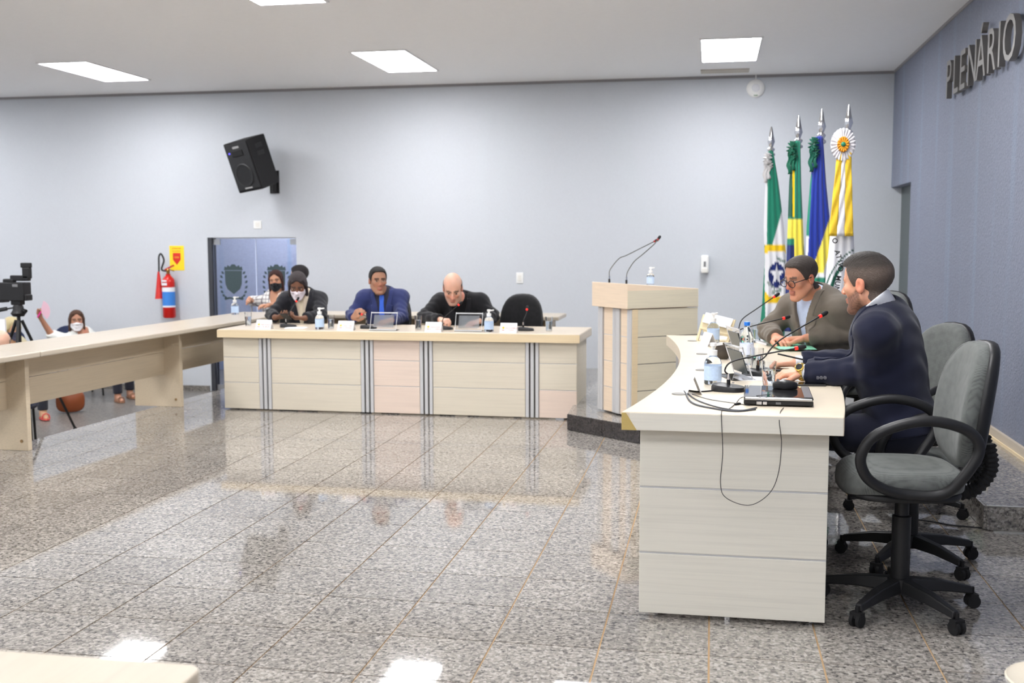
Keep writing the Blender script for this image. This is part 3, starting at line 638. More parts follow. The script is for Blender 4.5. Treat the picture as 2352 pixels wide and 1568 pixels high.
def sdf_obj(name, f, lo, hi, h, material, parent, colf=None):
    v, q = mesh_sdf(f, lo, hi, h)
    me = bpy.data.meshes.new(name); me.vertices.add(len(v)); me.vertices.foreach_set('co', v.astype(F32).ravel())
    me.loops.add(len(q)*4); me.loops.foreach_set('vertex_index', q.astype(np.int32).ravel()); me.polygons.add(len(q)); me.polygons.foreach_set('loop_start', np.arange(0, len(q)*4, 4, dtype=np.int32)); me.polygons.foreach_set('use_smooth', np.ones(len(q), bool))
    me.update(calc_edges=True); me.validate()
    return link(name, me, material, parent, cols=colf(v) if colf else None)
def rot(yaw, pitch=0, roll=0):
    """rows: right, forward, up. yaw in degrees, 0 = +X, -90 = towards the camera end; pitch > 0 looks up"""
    y, p, r = map(math.radians, (yaw, pitch, roll))
    f = np.array([math.cos(y)*math.cos(p), math.sin(y)*math.cos(p), math.sin(p)]); rt = np.array([math.sin(y), -math.cos(y), 0.]); up = np.cross(rt, f)
    return np.stack([math.cos(r)*rt+math.sin(r)*up, f, -math.sin(r)*rt+math.cos(r)*up])
SKIN = vmat('skin', .48, bump=(220, .15), spec=.4); SKIN.node_tree.nodes['Principled BSDF'].inputs['Subsurface Weight'].default_value = .15; SKIN.node_tree.nodes['Principled BSDF'].inputs['Subsurface Scale'].default_value = .012; HAIRM = {}
def hand_prims(wr, fd, pn, side, curl, sc=1., thumb=.5):
    """wr wrist, fd finger direction, pn palm normal, side: +1 thumb on fd x pn side. Returns list of capsules"""
    fd = unit(fd); pn = unit(np.array(pn)-fd*np.dot(pn, fd)); lt = np.cross(fd, pn)*side; out = []
    kn = []
    for j, off in enumerate((.030, .010, -.010, -.029)):
        b = wr+sc*(fd*(.092-.006*abs(j-1.2))+lt*off); kn.append(b); out.append((wr+sc*(fd*.012+lt*off*.55), b, .0145*sc, .0125*sc))
        L_ = (.070, .078, .072, .057)[j]*sc; d = unit(fd+lt*off*1.5); p = b; r = .0098*sc; a = 0
        for sg, fr_ in enumerate((.46, .31, .25)):
            a += math.radians(curl[j] if hasattr(curl, '__len__') else curl)*(1, 1.1, .7)[sg]; dd = d*math.cos(a)+pn*math.sin(a); q = p+dd*L_*fr_; out.append((p, q, r, r*.9)); p = q; r *= .9
    tb = wr+sc*(fd*.028+lt*.028+pn*.006); t1 = tb+sc*.042*unit(fd*.75+lt*.6+pn*.35*thumb); t2 = t1+sc*.034*unit(fd*.9+lt*.15+pn*.5*thumb); t3 = t2+sc*.024*unit(fd*.95+lt*.0+pn*.6*thumb)
    out += [(tb, t1, .0155*sc, .012*sc), (t1, t2, .012*sc, .0105*sc), (t2, t3, .0105*sc, .009*sc)]
    return out
class Person:
    def __init__(s, label, head, yaw, pitch, roll=0, hs=1., body_yaw=None, neck=None, lean=.10, sh=.19, torso=.50, floor=0., seat=.5, el=None, wr=None, hd=None, hn=None, curl=25, skin=(200, 150, 120), hair=(40, 34, 30), h=.007, hairstyle='short', beard=0., hsc=1., wide=1., legs=True, shz=-.05, sleeve=1., feet=None):
        s.__dict__.update(locals()); del s.__dict__['s']
        s.hc = np.array(head, float); s.RH = rot(yaw, pitch, roll); s.by = yaw if body_yaw is None else body_yaw; s.RB = rot(s.by); rt, fw, up = s.RB
        s.nb = np.array(neck, float) if neck is not None else s.hc-np.array([0, 0, .165*hs])-fw*.05
        s.SR = s.nb+rt*sh+np.array([0, 0, shz]); s.SL = s.nb-rt*sh+np.array([0, 0, shz])
        s.pel = s.nb-fw*lean-np.array([0, 0, torso]); s.pel[2] = max(s.pel[2], floor+seat+.10) if legs else s.pel[2]
        if el is None: el = [s.SR+rt*.05+fw*.1-[0, 0, .27], s.SL-rt*.05+fw*.1-[0, 0, .27]]
        if wr is None: wr = [el[0]+fw*.25-rt*.06, el[1]+fw*.25+rt*.06]
        s.el = [np.array(e, float) for e in el]; s.wr = [np.array(e, float) for e in wr]
        s.hands = []
        for k in (0, 1):
            d = unit(hd[k]) if hd and hd[k] is not None else unit(s.wr[k]-s.el[k]); nn = hn[k] if hn and hn[k] is not None else (0, 0, -1)
            s.hands += hand_prims(s.wr[k], d, nn, -1 if k == 0 else 1, curl[k] if hasattr(curl, '__len__') else curl, hsc)
        ax = unit(s.nb-s.pel); x_ = s.RB[0]; y_ = unit(np.cross(ax, x_)); s.RT = np.stack([x_, y_, ax])   # torso frame
        s.knee = [s.pel+rt*q*.13+fw*.44+[0, 0, -.04] for q in (1, -1)]; s.ank = [np.array([k[0]-fw[0]*.03, k[1]-fw[1]*.03, floor+.09]) for k in s.knee]
        if feet: s.ank = [np.array([f_[0], f_[1], floor+.09]) for f_ in feet]; s.knee = [np.array([a_[0]-fw[0]*.02, a_[1]-fw[1]*.02, s.pel[2]+.02]) for a_ in s.ank]
        s.root = empty('person', (s.pel[0], s.pel[1], floor)); tag(s.root, label, 'person'); s.off = np.array([s.pel[0], s.pel[1], floor])
    # ---- implicit parts (world space)
    def torso_d(s, P, g=0.):
        RT, nb, pel, wd = s.RT, s.nb, s.pel, s.wide; ax = RT[2]; L_ = np.linalg.norm(nb-pel); C = lambda t: pel+ax*L_*t
        d = ell(P, C(.74)+RT[1]*.005, (.165*wd+g, .112*wd+g, .19+g), RT)
        d = smin(d, ell(P, C(.40)+RT[1]*.01, (.150*wd+g, .115*wd+g, .20+g), RT), .06); d = smin(d, ell(P, pel, (.168*wd+g, .125*wd+g, .14+g), s.RB), .06)
        for S in (s.SR, s.SL): d = smin(d, cap(P, nb-ax*.02, S, .058+g*.9, .056+g), .035)
        return d
    def arms_d(s, P, g=0., w0=.052, w1=.043, w2=.040, w3=.027, upto=1.):
        d = None
        for S, E, W in ((s.SR, s.el[0], s.wr[0]), (s.SL, s.el[1], s.wr[1])):
            W2 = E+(W-E)*upto; a = smin(cap(P, S, E, w0+g, w1+g), cap(P, E, W2, w2+g, w3+(w2-w3)*(1-upto)+g), .015)
            if upto < 1: a = smax(a, (P-W2.astype(F32))@unit(W-E).astype(F32), .004)
            d = a if d is None else np.minimum(d, a)
        return d
    def legs_d(s, P, g=0.):
        d = None
        for k, q in ((0, 1), (1, -1)):
            hp = s.pel+s.RB[0]*q*.10+[0, 0, -.02]; a = smin(cap(P, hp, s.knee[k], .085+g, .058+g), cap(P, s.knee[k], s.ank[k], .056+g, .038+g), .03); a = smin(a, cap(P, s.ank[k]-[0, 0, .045], s.ank[k]+s.RB[1]*.13-[0, 0, .062], .038, .024), .03); d = a if d is None else np.minimum(d, a)
        return d
    def loc(s, P): return ((P-s.hc.astype(F32))@s.RH.T.astype(F32))/s.hs
    def cranium(s, Q, g=0.):
        return smin(ell(Q, (0, -.016, .048), (.076+g, .098+g, .084+g)), ell(Q, (0, .016, .045), (.068+g, .075+g, .076+g)), .02)
    def head_d(s, P):
        Q = s.loc(P).astype(F32); A = Q.copy(); A[:, 0] = np.abs(A[:, 0])
        d = s.cranium(Q); d = smin(d, ell(Q, (0, .028, -.035), (.058, .060, .082)), .03)
        d = smin(d, cap(A, (.052, -.005, -.045), (.018, .066, -.100), .021, .019), .025); d = smin(d, ell(Q, (0, .070, -.102), (.022, .019, .017)), .02)
        d = smin(d, ell(A, (.040, .060, -.012), (.022, .022, .02)), .02)
        d = smin(d, cap(A, (.012, .088, .030), (.045, .073, .030), .009, .009), .014)
        d = smax(d, -ell(A, (.031, .099, .010), (.020, .017, .013)), .012)
        d = np.minimum(d, ell(A, (.031, .078, .010), (.0135, .0125, .0115)))
        d = smin(d, cap(Q, (0, .088, .018), (0, .110, -.024), .0075, .0115), .012); d = smin(d, ell(A, (.012, .099, -.028), (.0085, .010, .008)), .008)
        d = smin(d, ell(Q, (0, .088, -.056), (.024, .010, .007)), .007); d = smin(d, ell(Q, (0, .087, -.068), (.020, .010, .008)), .006)
        ear = smax(ell(A, (.077, -.010, .002), (.010, .021, .033)), -ell(A, (.088, -.006, .004), (.009, .011, .018)), .006); d = smin(d, ear, .007)
        return d*s.hs
    def neck_d(s, P, g=0.):
        up = s.RH[2]; a = s.hc-up*.045*s.hs-s.RH[1]*.018*s.hs; return cap(P, a, s.nb+np.array([0, 0, -.02]), .056*s.hs+g, .066*s.hs+g)
    def hands_d(s, P):
        d = None
        for a, b, r1, r2 in s.hands:
            c = cap(P, a, b, r1, r2); d = c if d is None else smin(d, c, .006)
        return d
    def body_d(s, P):
        d = smin(s.head_d(P), s.neck_d(P), .018); d = smin(d, s.torso_d(P), .03); d = np.minimum(d, smin(s.arms_d(P), s.hands_d(P), .012))
        if s.legs: d = smin(d, s.legs_d(P), .03)
        return d
    def box_of(s, pad=.13, z0=None):
        pts = [s.hc, s.pel, s.SR, s.SL]+s.el+s.wr+(s.knee+s.ank if s.legs else [])+[b for a, b, _, _ in s.hands]; pts = np.array(pts); lo = pts.min(0)-pad; hi = pts.max(0)+pad; hi[2] = max(hi[2], s.hc[2]+.18*s.hs); return lo, hi
    def skin_cols(s, v):
        Q = s.loc(v.astype(F32)); A = np.abs(Q[:, 0]); x, y, z = Q.T; base = np.array(srgb(*s.skin)[:3]); C = np.tile(base, (len(v), 1)); hd = (z > -.14) & (np.abs(x) < .11) & (np.abs(y) < .13)
        def mix(mask, col, a): C[mask] = C[mask]*(1-a)+np.array(srgb(*col)[:3])*a
        n = np.sin(v[:, 0]*61+v[:, 1]*47)*np.sin(v[:, 2]*53); C *= (1+.05*n)[:, None]
        red = tuple(np.clip(np.array(s.skin)*[1.04, .80, .78], 0, 255))
        mix(hd & (y > .05) & (z < -.0) & (z > -.045) & (A < .055), red, .28); mix(hd & (A > .074) & (z < .05), red, .5); mix(hd & (y > .1) & (z < .0), red, .3)
        mix(hd & (y > .082) & (z < -.048) & (z > -.078) & (A < .026), (170, 96, 88), .6)
        br = hd & (y > .055) & (z > .0255) & (z < .040) & (A > .010) & (A < .052); mix(br, s.hair, .8)
        e = hd & (((A-.031)/.0145)**2+((z-.010)/.0075)**2 < 1) & (y > .07); mix(e, (186, 172, 162), .55); i_ = hd & (((A-.031)/.0065)**2+((z-.010)/.007)**2 < 1) & (y > .07); mix(i_, (40, 26, 20), 1.)
        mix(hd & (((A-.031)/.017)**2+((z-.0185)/.003)**2 < 1) & (y > .06), (50, 36, 30), .6)
        if s.beard:
            w_ = np.clip((np.interp(y, [-.01, .012, .03, .06, .09], [-.05, .0, -.018, -.034, -.042])-z)/.014, 0, 1)*np.clip((y+.015)/.02, 0, 1)*hd*~((y > .08) & (z > -.080) & (z < -.046) & (A < .026))*(z > -.14)*(.85+.15*np.sin(x*900)*np.sin(z*1100))
            w_ = (w_*s.beard)[:, None]; C[:] = C*(1-w_)+np.array(srgb(*(s.beard_col if hasattr(s, 'beard_col') else s.hair))[:3])*w_
            b = np.zeros(len(v), bool) & (y > -.012) & (z < -.024-.022*np.clip((y-.02)/.06, 0, 1)) & ~((y > .08) & (z > -.080) & (z < -.046) & (A < .026)) & (z > -.14); mix(b, s.beard_col if hasattr(s, 'beard_col') else s.hair, s.beard)
            mu = hd & (y > .085) & (z > -.05) & (z < -.036) & (A < .03); mix(mu, s.hair, s.beard*.8)
        return C
    def build(s, clothes, extra=None):
        lo, hi = s.box_of(); o = s.off
        def sh(f): return lambda P: f(P+o.astype(F32))
        def ob(name, f, material, lo_=lo, hi_=hi, h=None, cols=None): return sdf_obj(name, sh(f), np.array(lo_)-o, np.array(hi_)-o, h or s.h, material, s.root, (lambda v: cols(v+o)) if cols else None)
        s.ob = ob; s.lohi = (lo, hi); ob('body', s.body_d, SKIN, cols=s.skin_cols)
        clothes(s)
        hm = vmat('hair strands', .5, bump=(260, .8), spec=.3)
        hl, hh = s.hc-.2*s.hs, s.hc+.2*s.hs; st = s.hairstyle
        def hair(P):
            Q = s.loc(P).astype(F32); x, y, z = Q.T; A = np.abs(x)
            nz = .0012*np.sin(x*310+z*120)*np.sin(y*290+x*90)
            if st == 'bald':
                d = s.cranium(Q, .0042); ln = np.interp(y, [-.12, -.03, .004, .03, .045], [-.07, -.06, .01, .01, .2]); d = np.maximum(np.maximum(d, (ln-z)*.8), np.minimum(z-.062, .3)); d = np.maximum(d, np.maximum(y-.045, -A+.0)); return d*s.hs
            g = {'short': .006, 'fade': .004, 'long': .011, 'bun': .009}[st]
            d = s.cranium(Q, g)+nz
            if st == 'fade': d = np.minimum(d, ell(Q, (0, .002, .078), (.066, .103, .066))+nz)
            if st == 'short': d = smin(d, ell(Q, (0, .006, .074), (.070, .094, .064))+nz, .012)
            ln = np.interp(y, [-.12, -.045, -.03, -.008, .012, .028, .05, .065, .1], [-.085, -.078, -.045, .028, .002, .004, .056, .090, .10] if st != 'fade' else [-.092, -.080, -.05, .03, -.01, -.005, .048, .082, .086])
            if st != 'long': d = smin(d, np.maximum(s.neck_d(P, .003)/s.hs, y+.028)+nz, .012)
            d = smax(d, (ln-z)*.75, .006)
            if st == 'long':
                B_ = Q.copy(); B_[:, 0] = A
                d = smin(d, cap(B_, (.072, .0, .03), (.080, -.004, -.105), .022, .017)+nz, .02); d = smin(d, ell(Q, (0, -.06, -.04), (.080, .048, .095))+nz, .03)
                d = smin(d, cap(B_, (.03, .075, .088), (.074, .03, .02), .011, .016)+nz, .015)
            return d*s.hs
        def hcol(v):
            Q = s.loc(v.astype(F32)); x, y, z = Q.T; b = np.array(srgb(*s.hair)[:3]); k = 1+.3*(np.modf(np.abs(np.sin(x*8123.7+y*3511.1+z*6917.3))*4375.5)[0]-.5)
            C = np.tile(b, (len(v), 1))
            if st == 'fade':
                w_ = np.clip((.088-z)/.03, 0, 1)[:, None]*.55; C = C*(1-w_)+np.array(srgb(122, 106, 96)[:3])*w_
                top = np.clip((z-.10)/.02, 0, 1)[:, None]; C = C*(1-.45*top)
            return C*k[:, None]
        ob('hair', hair, hm, hl, hh, min(s.h, .005), hcol)
        if extra: extra(s)
        return s
def fabric(name, col, rough=.85): return mat(name, col, rough, bump=(900, .25), var=(60, .08), sheen=.15, spec=.2)
def suit(jcol, scol, tie=None, jname='jacket', vee=.10, veelow=.30, cuffs=None, trous=None, jg=.020, pocket=False, collar_z=.0, pads=.012, sg=.020):
    """jacket over shirt; V opening, lapels, collar, tie follow the torso surface"""
    def wear(s):
        lo, hi = s.lohi; RT = s.RT.astype(F32); nb = s.nb
        JM = fabric('%s cloth %d %d %d' % ((jname,)+tuple(jcol)), jcol); SM = fabric('shirt cloth %d %d %d' % tuple(scol), scol)
        def T(P): return (P-nb.astype(F32))@RT.T           # x right, y forward, z up along the spine from the neck base
        def wr_(P, q):                                     # cloth folds
            Q = T(P); return q*(np.sin(Q[:, 2]*46+Q[:, 0]*21+3*np.sin(Q[:, 0]*13))*np.sin(Q[:, 1]*25+Q[:, 2]*17))
        def shirt(P):
            d = s.torso_d(P, .009); d = np.maximum(d, -(T(P)[:, 2]+.48)); c = smax(s.neck_d(P, .015), T(P)[:, 2]-.035-collar_z+.6*T(P)[:, 1], .004); c = smax(c, -(T(P)[:, 2]+.12), .01)
            return np.minimum(d, c)
        s.ob('shirt', shirt, SM)
        def elb(P):
            q = 0
            for E in s.el: q = q+np.exp(-((P-E.astype(F32))**2).sum(1)/(.07**2))
            return q
        def jac0(P, g=0.):
            d = s.torso_d(P, jg+g); d = np.maximum(d, -(T(P)[:, 2]+.56))
            for S in (s.SR, s.SL): d = smin(d, ell(P, S+[0, 0, .004], (.062+pads+g, .062+pads+g, .050+pads+g)), .055)
            a = s.arms_d(P, sg+g, w2=.038, w3=.030, upto=.93); W_ = elb(P); a = a+.010*W_*np.sin((P@np.array([31, 37, 96], F32)))+.004*np.sin(P@np.array([55, 43, 30], F32))*np.sin(P@np.array([-29, 61, 18], F32))
            d = smin(d, a, .05); return d+wr_(P, .0035)
        def vwid(z): return np.interp(z, [-veelow, -.10, .0, .05, .08], [.004, vee*.62, vee, vee*1.05, vee*1.05])
        def jac(P):
            Q = T(P); d = jac0(P); cut = np.maximum(np.abs(Q[:, 0])-vwid(Q[:, 2]), np.maximum(-veelow-Q[:, 2], -.0-Q[:, 1])); d = smax(d, -cut, .004)
            nk = smax(s.neck_d(P, .026), -(Q[:, 2]+.1), .01); d = smax(d, -smax(s.neck_d(P, .019), -(Q[:, 2]+.03), .002), .004)
            return d
        s.ob(jname, jac, JM)
        for q, nm in ((1, 'lapel'), (-1, 'lapel')):
            def lap(P, q=q):
                Q = T(P); x = Q[:, 0]*q; z = Q[:, 2]; inn = vwid(z); wl = np.interp(z, [-veelow-.01, -.16, -.09, -.085, .05], [.006, .055, .062, .040, .034]); d = jac0(P, .006)
                return np.maximum(d, np.maximum(np.maximum(inn-.004-x, x-inn-wl), np.maximum(-veelow-.01-z, np.maximum(.0-Q[:, 1], z-.055))))
            s.ob(nm, lap, fabric('%s lapel %d %d %d' % ((jname,)+tuple(jcol)), tuple(min(255, c*1.05+3) for c in jcol)), nb-[.3, .3, .42], nb+[.3, .3, .1], min(s.h, .006))
        if tie:
            def ti(P):
                Q = T(P); z = Q[:, 2]; w_ = np.interp(z, [-.45, -.36, -.06, -.035, .0], [.036, .038, .019, .024, .022]); d = np.minimum(s.torso_d(P, .015), smax(s.neck_d(P, .018), z-.02, .004)); return np.maximum(d, np.maximum(np.abs(Q[:, 0])-w_, np.maximum(-.44-z, np.maximum(z-.005, -Q[:, 1]+.02))))
            s.ob('tie', ti, fabric('tie silk %d %d %d' % tuple(tie), tie, .5), nb-[.3, .3, .5], nb+[.3, .3, .1], min(s.h, .006))
        if cuffs:
            for E, W_ in zip(s.el, s.wr):
                def cu(P, E=E, W_=W_):
                    u = unit(W_-E); return np.maximum(cap(P, E, W_, .044, .0365), np.maximum(((P-W_.astype(F32))@u.astype(F32))-.008, -((P-W_.astype(F32))@u.astype(F32))-.08))
                s.ob('shirt_cuff', cu, SM, np.minimum(E, W_)-.1, np.maximum(E, W_)+.1)
        TM = fabric('trousers %d %d %d' % tuple(trous or jcol), trous or jcol)
        if s.legs:
            def tr(P): return np.maximum(smin(s.legs_d(P, .015), ell(P, s.pel, (.172*s.wide+.008, .13*s.wide+.008, .15), s.RB), .04), np.maximum((s.floor+.07)-P[:, 2], P[:, 2]-s.pel[2]-.08))
            s.ob('trousers', tr, TM); shoes(s)
    return wear
def shoes(s, col=(24, 22, 22)):
    for k in (0, 1):
        a = s.ank[k]; f = s.RB[1]
        def shf(P, a=a, f=f): return np.maximum(smin(cap(P, a-f*.03-[0, 0, .045], a+f*.15-[0, 0, .06], .046, .038), cap(P, a-[0, 0, .05], a+[0, 0, .0], .045, .04), .03), s.floor+.003-P[:, 2])
        s.ob('shoe', shf, mat('shoe leather %d %d %d' % col, col, .35), a-[.25, .25, .1], a+[.25, .25, .08])
def mask(s, col):
    def f(P):
        Q = s.loc(P).astype(F32); x, y, z = Q.T; d = s.head_d(P)-.005*s.hs; top = np.interp(np.abs(x), [0, .03, .07], [-.004, -.014, -.022]); bot = np.interp(np.abs(x), [0, .03, .07], [-.118, -.112, -.07]); return np.maximum(d, np.maximum(np.maximum(z-top, bot-z), .015-y)*s.hs*.9)
    s.ob('face_mask', f, fabric('mask cloth %d %d %d' % tuple(col), col), s.hc-.2, s.hc+.2, min(s.h, .005))
# ------------------------------------------------------------------ the people
A3 = lambda *p: np.array(p, float)
# navy-suited man at the near end of the curved desk
def navy_extra(s):
    o = s.off; W_ = s.wr[1]; E = s.el[1]; u = unit(W_-E); c = W_-o+u*.004
    MB().lathe([(.040, -.011), (.043, -.004), (.043, .004), (.040, .011)], tuple(c), 24, u).build('watch_strap', mat('gold', (222, 186, 96), .22, 1.), s.root, smooth=True)
    n = unit(A3(-.25, -.75, .6)-u*np.dot(u, A3(-.25, -.75, .6))); MB().lathe([(.021, 0), (.021, .008), (.017, .010), (0, .010)], tuple(c+n*.038), 20, n).build('watch_case', mat('gold', (222, 186, 96), .22, 1.), s.root); MB().lathe([(.016, .0101), (0, .0112)], tuple(c+n*.038), 18, n).build('watch_dial', BLK, s.root)
    for i in range(4):
        p = E+(W_-E)*(.60+.055*i); n2 = unit(A3(.1, -1, -.25)); n2 = unit(n2-u*np.dot(n2, u)); MB().lathe([(.0085, 0), (.0085, .003), (0, .004)], tuple(p-o+n2*.0605), 10, n2).build('sleeve_button', mat('grey button', (96, 98, 108), .4), s.root)
nvh = ony(1992, 655, 5.06)
navy = Person('man in a navy suit with a beard and gold watch, nearest at the curved desk', nvh, 143, -4, 2, hs=1.07, body_yaw=165, neck=(.765, 5.11, 1.185), lean=.10, sh=.205, torso=.58, seat=.56,
    el=[(.72, 5.50, .905), (.705, 4.99, .915)], wr=[(.425, 5.50, .895), (.425, 5.13, .893)], hd=[(-1, .12, -.08), (-1, -.02, -.10)], hn=[(-.1, .1, -1), (-.1, .15, -1)], curl=[28, 26], skin=(214, 158, 130), hair=(62, 56, 52), hairstyle='fade', beard=.88, h=.0048, hsc=1.04, wide=1.14, shz=-.085)
navy.beard_col = (74, 50, 42)
navy.build(suit((28, 31, 50), (232, 234, 240), tie=(38, 30, 42), cuffs=True, trous=(27, 29, 44), collar_z=.03, jg=.026, sg=.027), navy_extra)
# man in the brown blazer reading at the curved desk
def grey_extra(s):
    o = s.off; fr_ = mat('dark spectacle frame', (34, 30, 34), .35); H_ = lambda x, y, z: s.hc-o+s.hs*(s.RH[0]*x+s.RH[1]*y+s.RH[2]*z)
    g = MB()
    for q in (-1, 1):
        g.tube([H_(q*.034+.028*math.cos(a), .108, .002+.021*math.sin(a)) for a in np.linspace(0, 2*math.pi, 24, endpoint=False)], .0026, 6, closed=True); g.tube([H_(q*.056, .105, .010), H_(q*.074, .07, .014), H_(q*.082, -.008, .014)], .0028, 6)
    g.tube([H_(-.009, .109, .008), H_(0, .111, .011), H_(.009, .109, .008)], .0024, 6); g.build('glasses_frame', fr_, s.root)
    for q in (-1, 1): MB().extr([H_(q*.032+.023*math.cos(a), .107, .004+.016*math.sin(a)) for a in np.linspace(0, 2*math.pi, 20, endpoint=False)], tuple(s.RH[1]*.001)).build('lens', mat('lens', (245, 248, 250), .02, trans=1., ior=1.1), s.root)
    W_ = s.wr[1]; MB().lathe([(.0112, -.0035), (.0118, 0), (.0112, .0035)], tuple(s.hands[8][0]*.5+s.hands[8][1]*.5-o), 16, unit(s.hands[8][1]-s.hands[8][0])).build('ring', mat('gold', (222, 186, 96), .22, 1.), s.root)
grh = ony(1840, 640, 6.80)
grey = Person('man in a brown blazer and glasses looking down at papers on the curved desk', grh, -142, -16, 3, hs=1.02, body_yaw=-140, neck=(.645, 6.93, 1.16), lean=.13, sh=.20, torso=.52, floor=ST, seat=.45,
    el=[(.36, 7.08, .93), (.83, 6.78, .945)], wr=[(.40, 6.86, .90), (.575, 6.79, .905)], hd=[(.35, -.75, -.05), (-.95, .12, -.06)], hn=[(0, 0, -1), (0, 0, -1)], curl=[24, 24], skin=(206, 146, 118), hair=(72, 64, 59), hairstyle='short', h=.0055, hsc=1.1, wide=1.16, shz=-.08)
grey.build(suit((108, 100, 90), (186, 200, 226), tie=None, cuffs=False, trous=(40, 40, 44), vee=.075, veelow=.40, collar_z=.02, jg=.024, sg=.022), grey_extra)
# three men behind the middle desk
mk = ony(684, 657, 9.86)
man1 = Person('long-haired man in a dark suit and white mask looking at his phone', mk, -74, -26, 0, hs=1.0, body_yaw=-80, lean=.10, sh=.155, wide=.92, neck=(mk[0]+.0, 9.99, .985), seat=.46, torso=.48,
    el=[(mk[0]-.25, 9.80, .80), (mk[0]+.25, 9.80, .80)], wr=[(mk[0]-.13, 9.60, .79), (mk[0]+.16, 9.60, .785)], hd=[(.75, -.35, .1), (-.75, -.35, .05)], hn=[(0, .4, 1), (0, .4, 1)], curl=[30, 35], skin=(120, 84, 66), hair=(58, 50, 52), hairstyle='long', h=.0085, shz=-.05, )
man1.build(suit((36, 36, 41), (222, 206, 186), tie=(226, 212, 186), trous=(36, 36, 40), vee=.075, veelow=.34, pads=.006), lambda s: mask(s, (236, 226, 234)))
bl = ony(868, 646, 9.90)
man2 = Person('man in a bright blue suit and blue tie behind the middle desk', bl, -60, -3, 0, hs=1.03, body_yaw=-80, lean=.06, sh=.168, wide=.92, neck=(bl[0]+.02, 9.99, 1.00), seat=.46, torso=.5,
    el=[(bl[0]-.25, 9.86, .80), (bl[0]+.25, 9.84, .79)], wr=[(bl[0]-.13, 9.56, .80), (bl[0]+.22, 9.60, .775)], hd=[(.45, -.5, .35), (-.8, -.4, -.1)], hn=[(.6, .4, .1), (0, 0, -1)], curl=[42, 25], skin=(168, 124, 100), hair=(30, 27, 26), hairstyle='short', h=.0085, hsc=1.1, shz=-.04)
man2.build(suit((46, 54, 98), (52, 52, 66), tie=(66, 110, 220), trous=(40, 48, 86), vee=.07, veelow=.40, pads=.010))
bd = ony(1040, 664, 9.80)
man3 = Person('bald man in black leaning over the middle desk', bd, -78, -30, 0, hs=1.12, body_yaw=-82, lean=.22, sh=.185, neck=(bd[0]+.03, 9.98, .955), seat=.46, torso=.46,
    el=[(bd[0]-.28, 9.78, .80), (bd[0]+.36, 9.92, .80)], wr=[(bd[0]-.06, 9.58, .785), (bd[0]+.28, 9.64, .77)], hd=[(.7, -.6, .0), (-.7, -.4, -.1)], hn=[(0, .3, -1), (0, 0, -1)], curl=[45, 30], skin=(214, 168, 146), hair=(70, 62, 58), hairstyle='bald', beard=.30, h=.0085, wide=1.18, shz=-.025)
man3.beard_col = (150, 140, 136)
man3.build(suit((30, 30, 33), (22, 22, 24), trous=(28, 28, 30), vee=.07, veelow=.36))
SAND = [None]
# two people in the second row
def plaid(s):
    lo, hi = s.lohi; PM = mat('checked blouse', (232, 230, 226), .85); N = PM.node_tree.nodes; Lk = PM.node_tree.links
    if 'chk' not in N:
        tc = N.new('ShaderNodeTexCoord'); sep = N.new('ShaderNodeSeparateXYZ'); Lk.new(tc.outputs['Object'], sep.inputs[0]); ms = []
        for ax in (0, 2):
            q = N.new('ShaderNodeMath'); q.operation = 'MULTIPLY'; q.inputs[1].default_value = 22; Lk.new(sep.outputs[ax], q.inputs[0]); fr_ = N.new('ShaderNodeMath'); fr_.operation = 'FRACT'; Lk.new(q.outputs[0], fr_.inputs[0]); g = N.new('ShaderNodeMath'); g.operation = 'LESS_THAN'; g.inputs[1].default_value = .2; Lk.new(fr_.outputs[0], g.inputs[0]); ms.append(g)
        mx = N.new('ShaderNodeMath'); mx.operation = 'MAXIMUM'; Lk.new(ms[0].outputs[0], mx.inputs[0]); Lk.new(ms[1].outputs[0], mx.inputs[1]); c = N.new('ShaderNodeMix'); c.name = 'chk'; c.data_type = 'RGBA'; c.inputs[6].default_value = srgb(234, 232, 228); c.inputs[7].default_value = srgb(128, 124, 132); Lk.new(mx.outputs[0], c.inputs[0]); Lk.new(c.outputs[2], N['Principled BSDF'].inputs['Base Color'])
    blouse(s, PM)
def blouse(s, M_, upto=.45, low=.5, vee=.05):
    def f(P):
        Q = (P-s.nb.astype(F32))@s.RT.T.astype(F32); d = smin(s.torso_d(P, .014), s.arms_d(P, .018, upto=upto), .03); d = np.maximum(d, -(Q[:, 2]+low)); cut = np.maximum(np.abs(Q[:, 0])-np.interp(Q[:, 2], [-.13, .02], [.003, vee]), np.maximum(-.13-Q[:, 2], -Q[:, 1])); return smax(smax(d, -cut, .004), -smax(s.neck_d(P, .012), -(Q[:, 2]+.02), .002), .004)
    s.ob('blouse', f, M_)
def skirt(col):
    def w_(s):
        if s.legs:
            def tr(P): return np.maximum(smin(s.legs_d(P, .014), ell(P, s.pel, (.17, .13, .15), s.RB), .04), np.maximum((s.floor+.10)-P[:, 2], P[:, 2]-s.pel[2]-.06))
            s.ob('trousers', tr, fabric('trousers %d %d %d' % col, col))
            for k in (0, 1):
                a = s.ank[k]-s.off; f = s.RB[1]; r_ = s.RB[0]; c = a+f*.05-[0, 0, .083]; sm = mat('tan sandal', (150, 110, 86), .5) if s.floor > ZA+.01 or s is not SAND[0] else mat('pink sandal', (214, 92, 86), .5)
                so = MB().extr([c+r_*x_+f*y_ for x_, y_ in super_pts(.042, .125, 20, 2.6)], (0, 0, .014)).build('sandal', sm, s.root); MB().tube(curve_pts([c+r_*q+f*.06+[0, 0, z_] for q, z_ in ((-.04, .012), (-.03, .05), (0, .066), (.03, .05), (.04, .012))], 5), .007, 6).build('strap', sm, so)
    return w_
ck = ony(634, 646, 12.15)
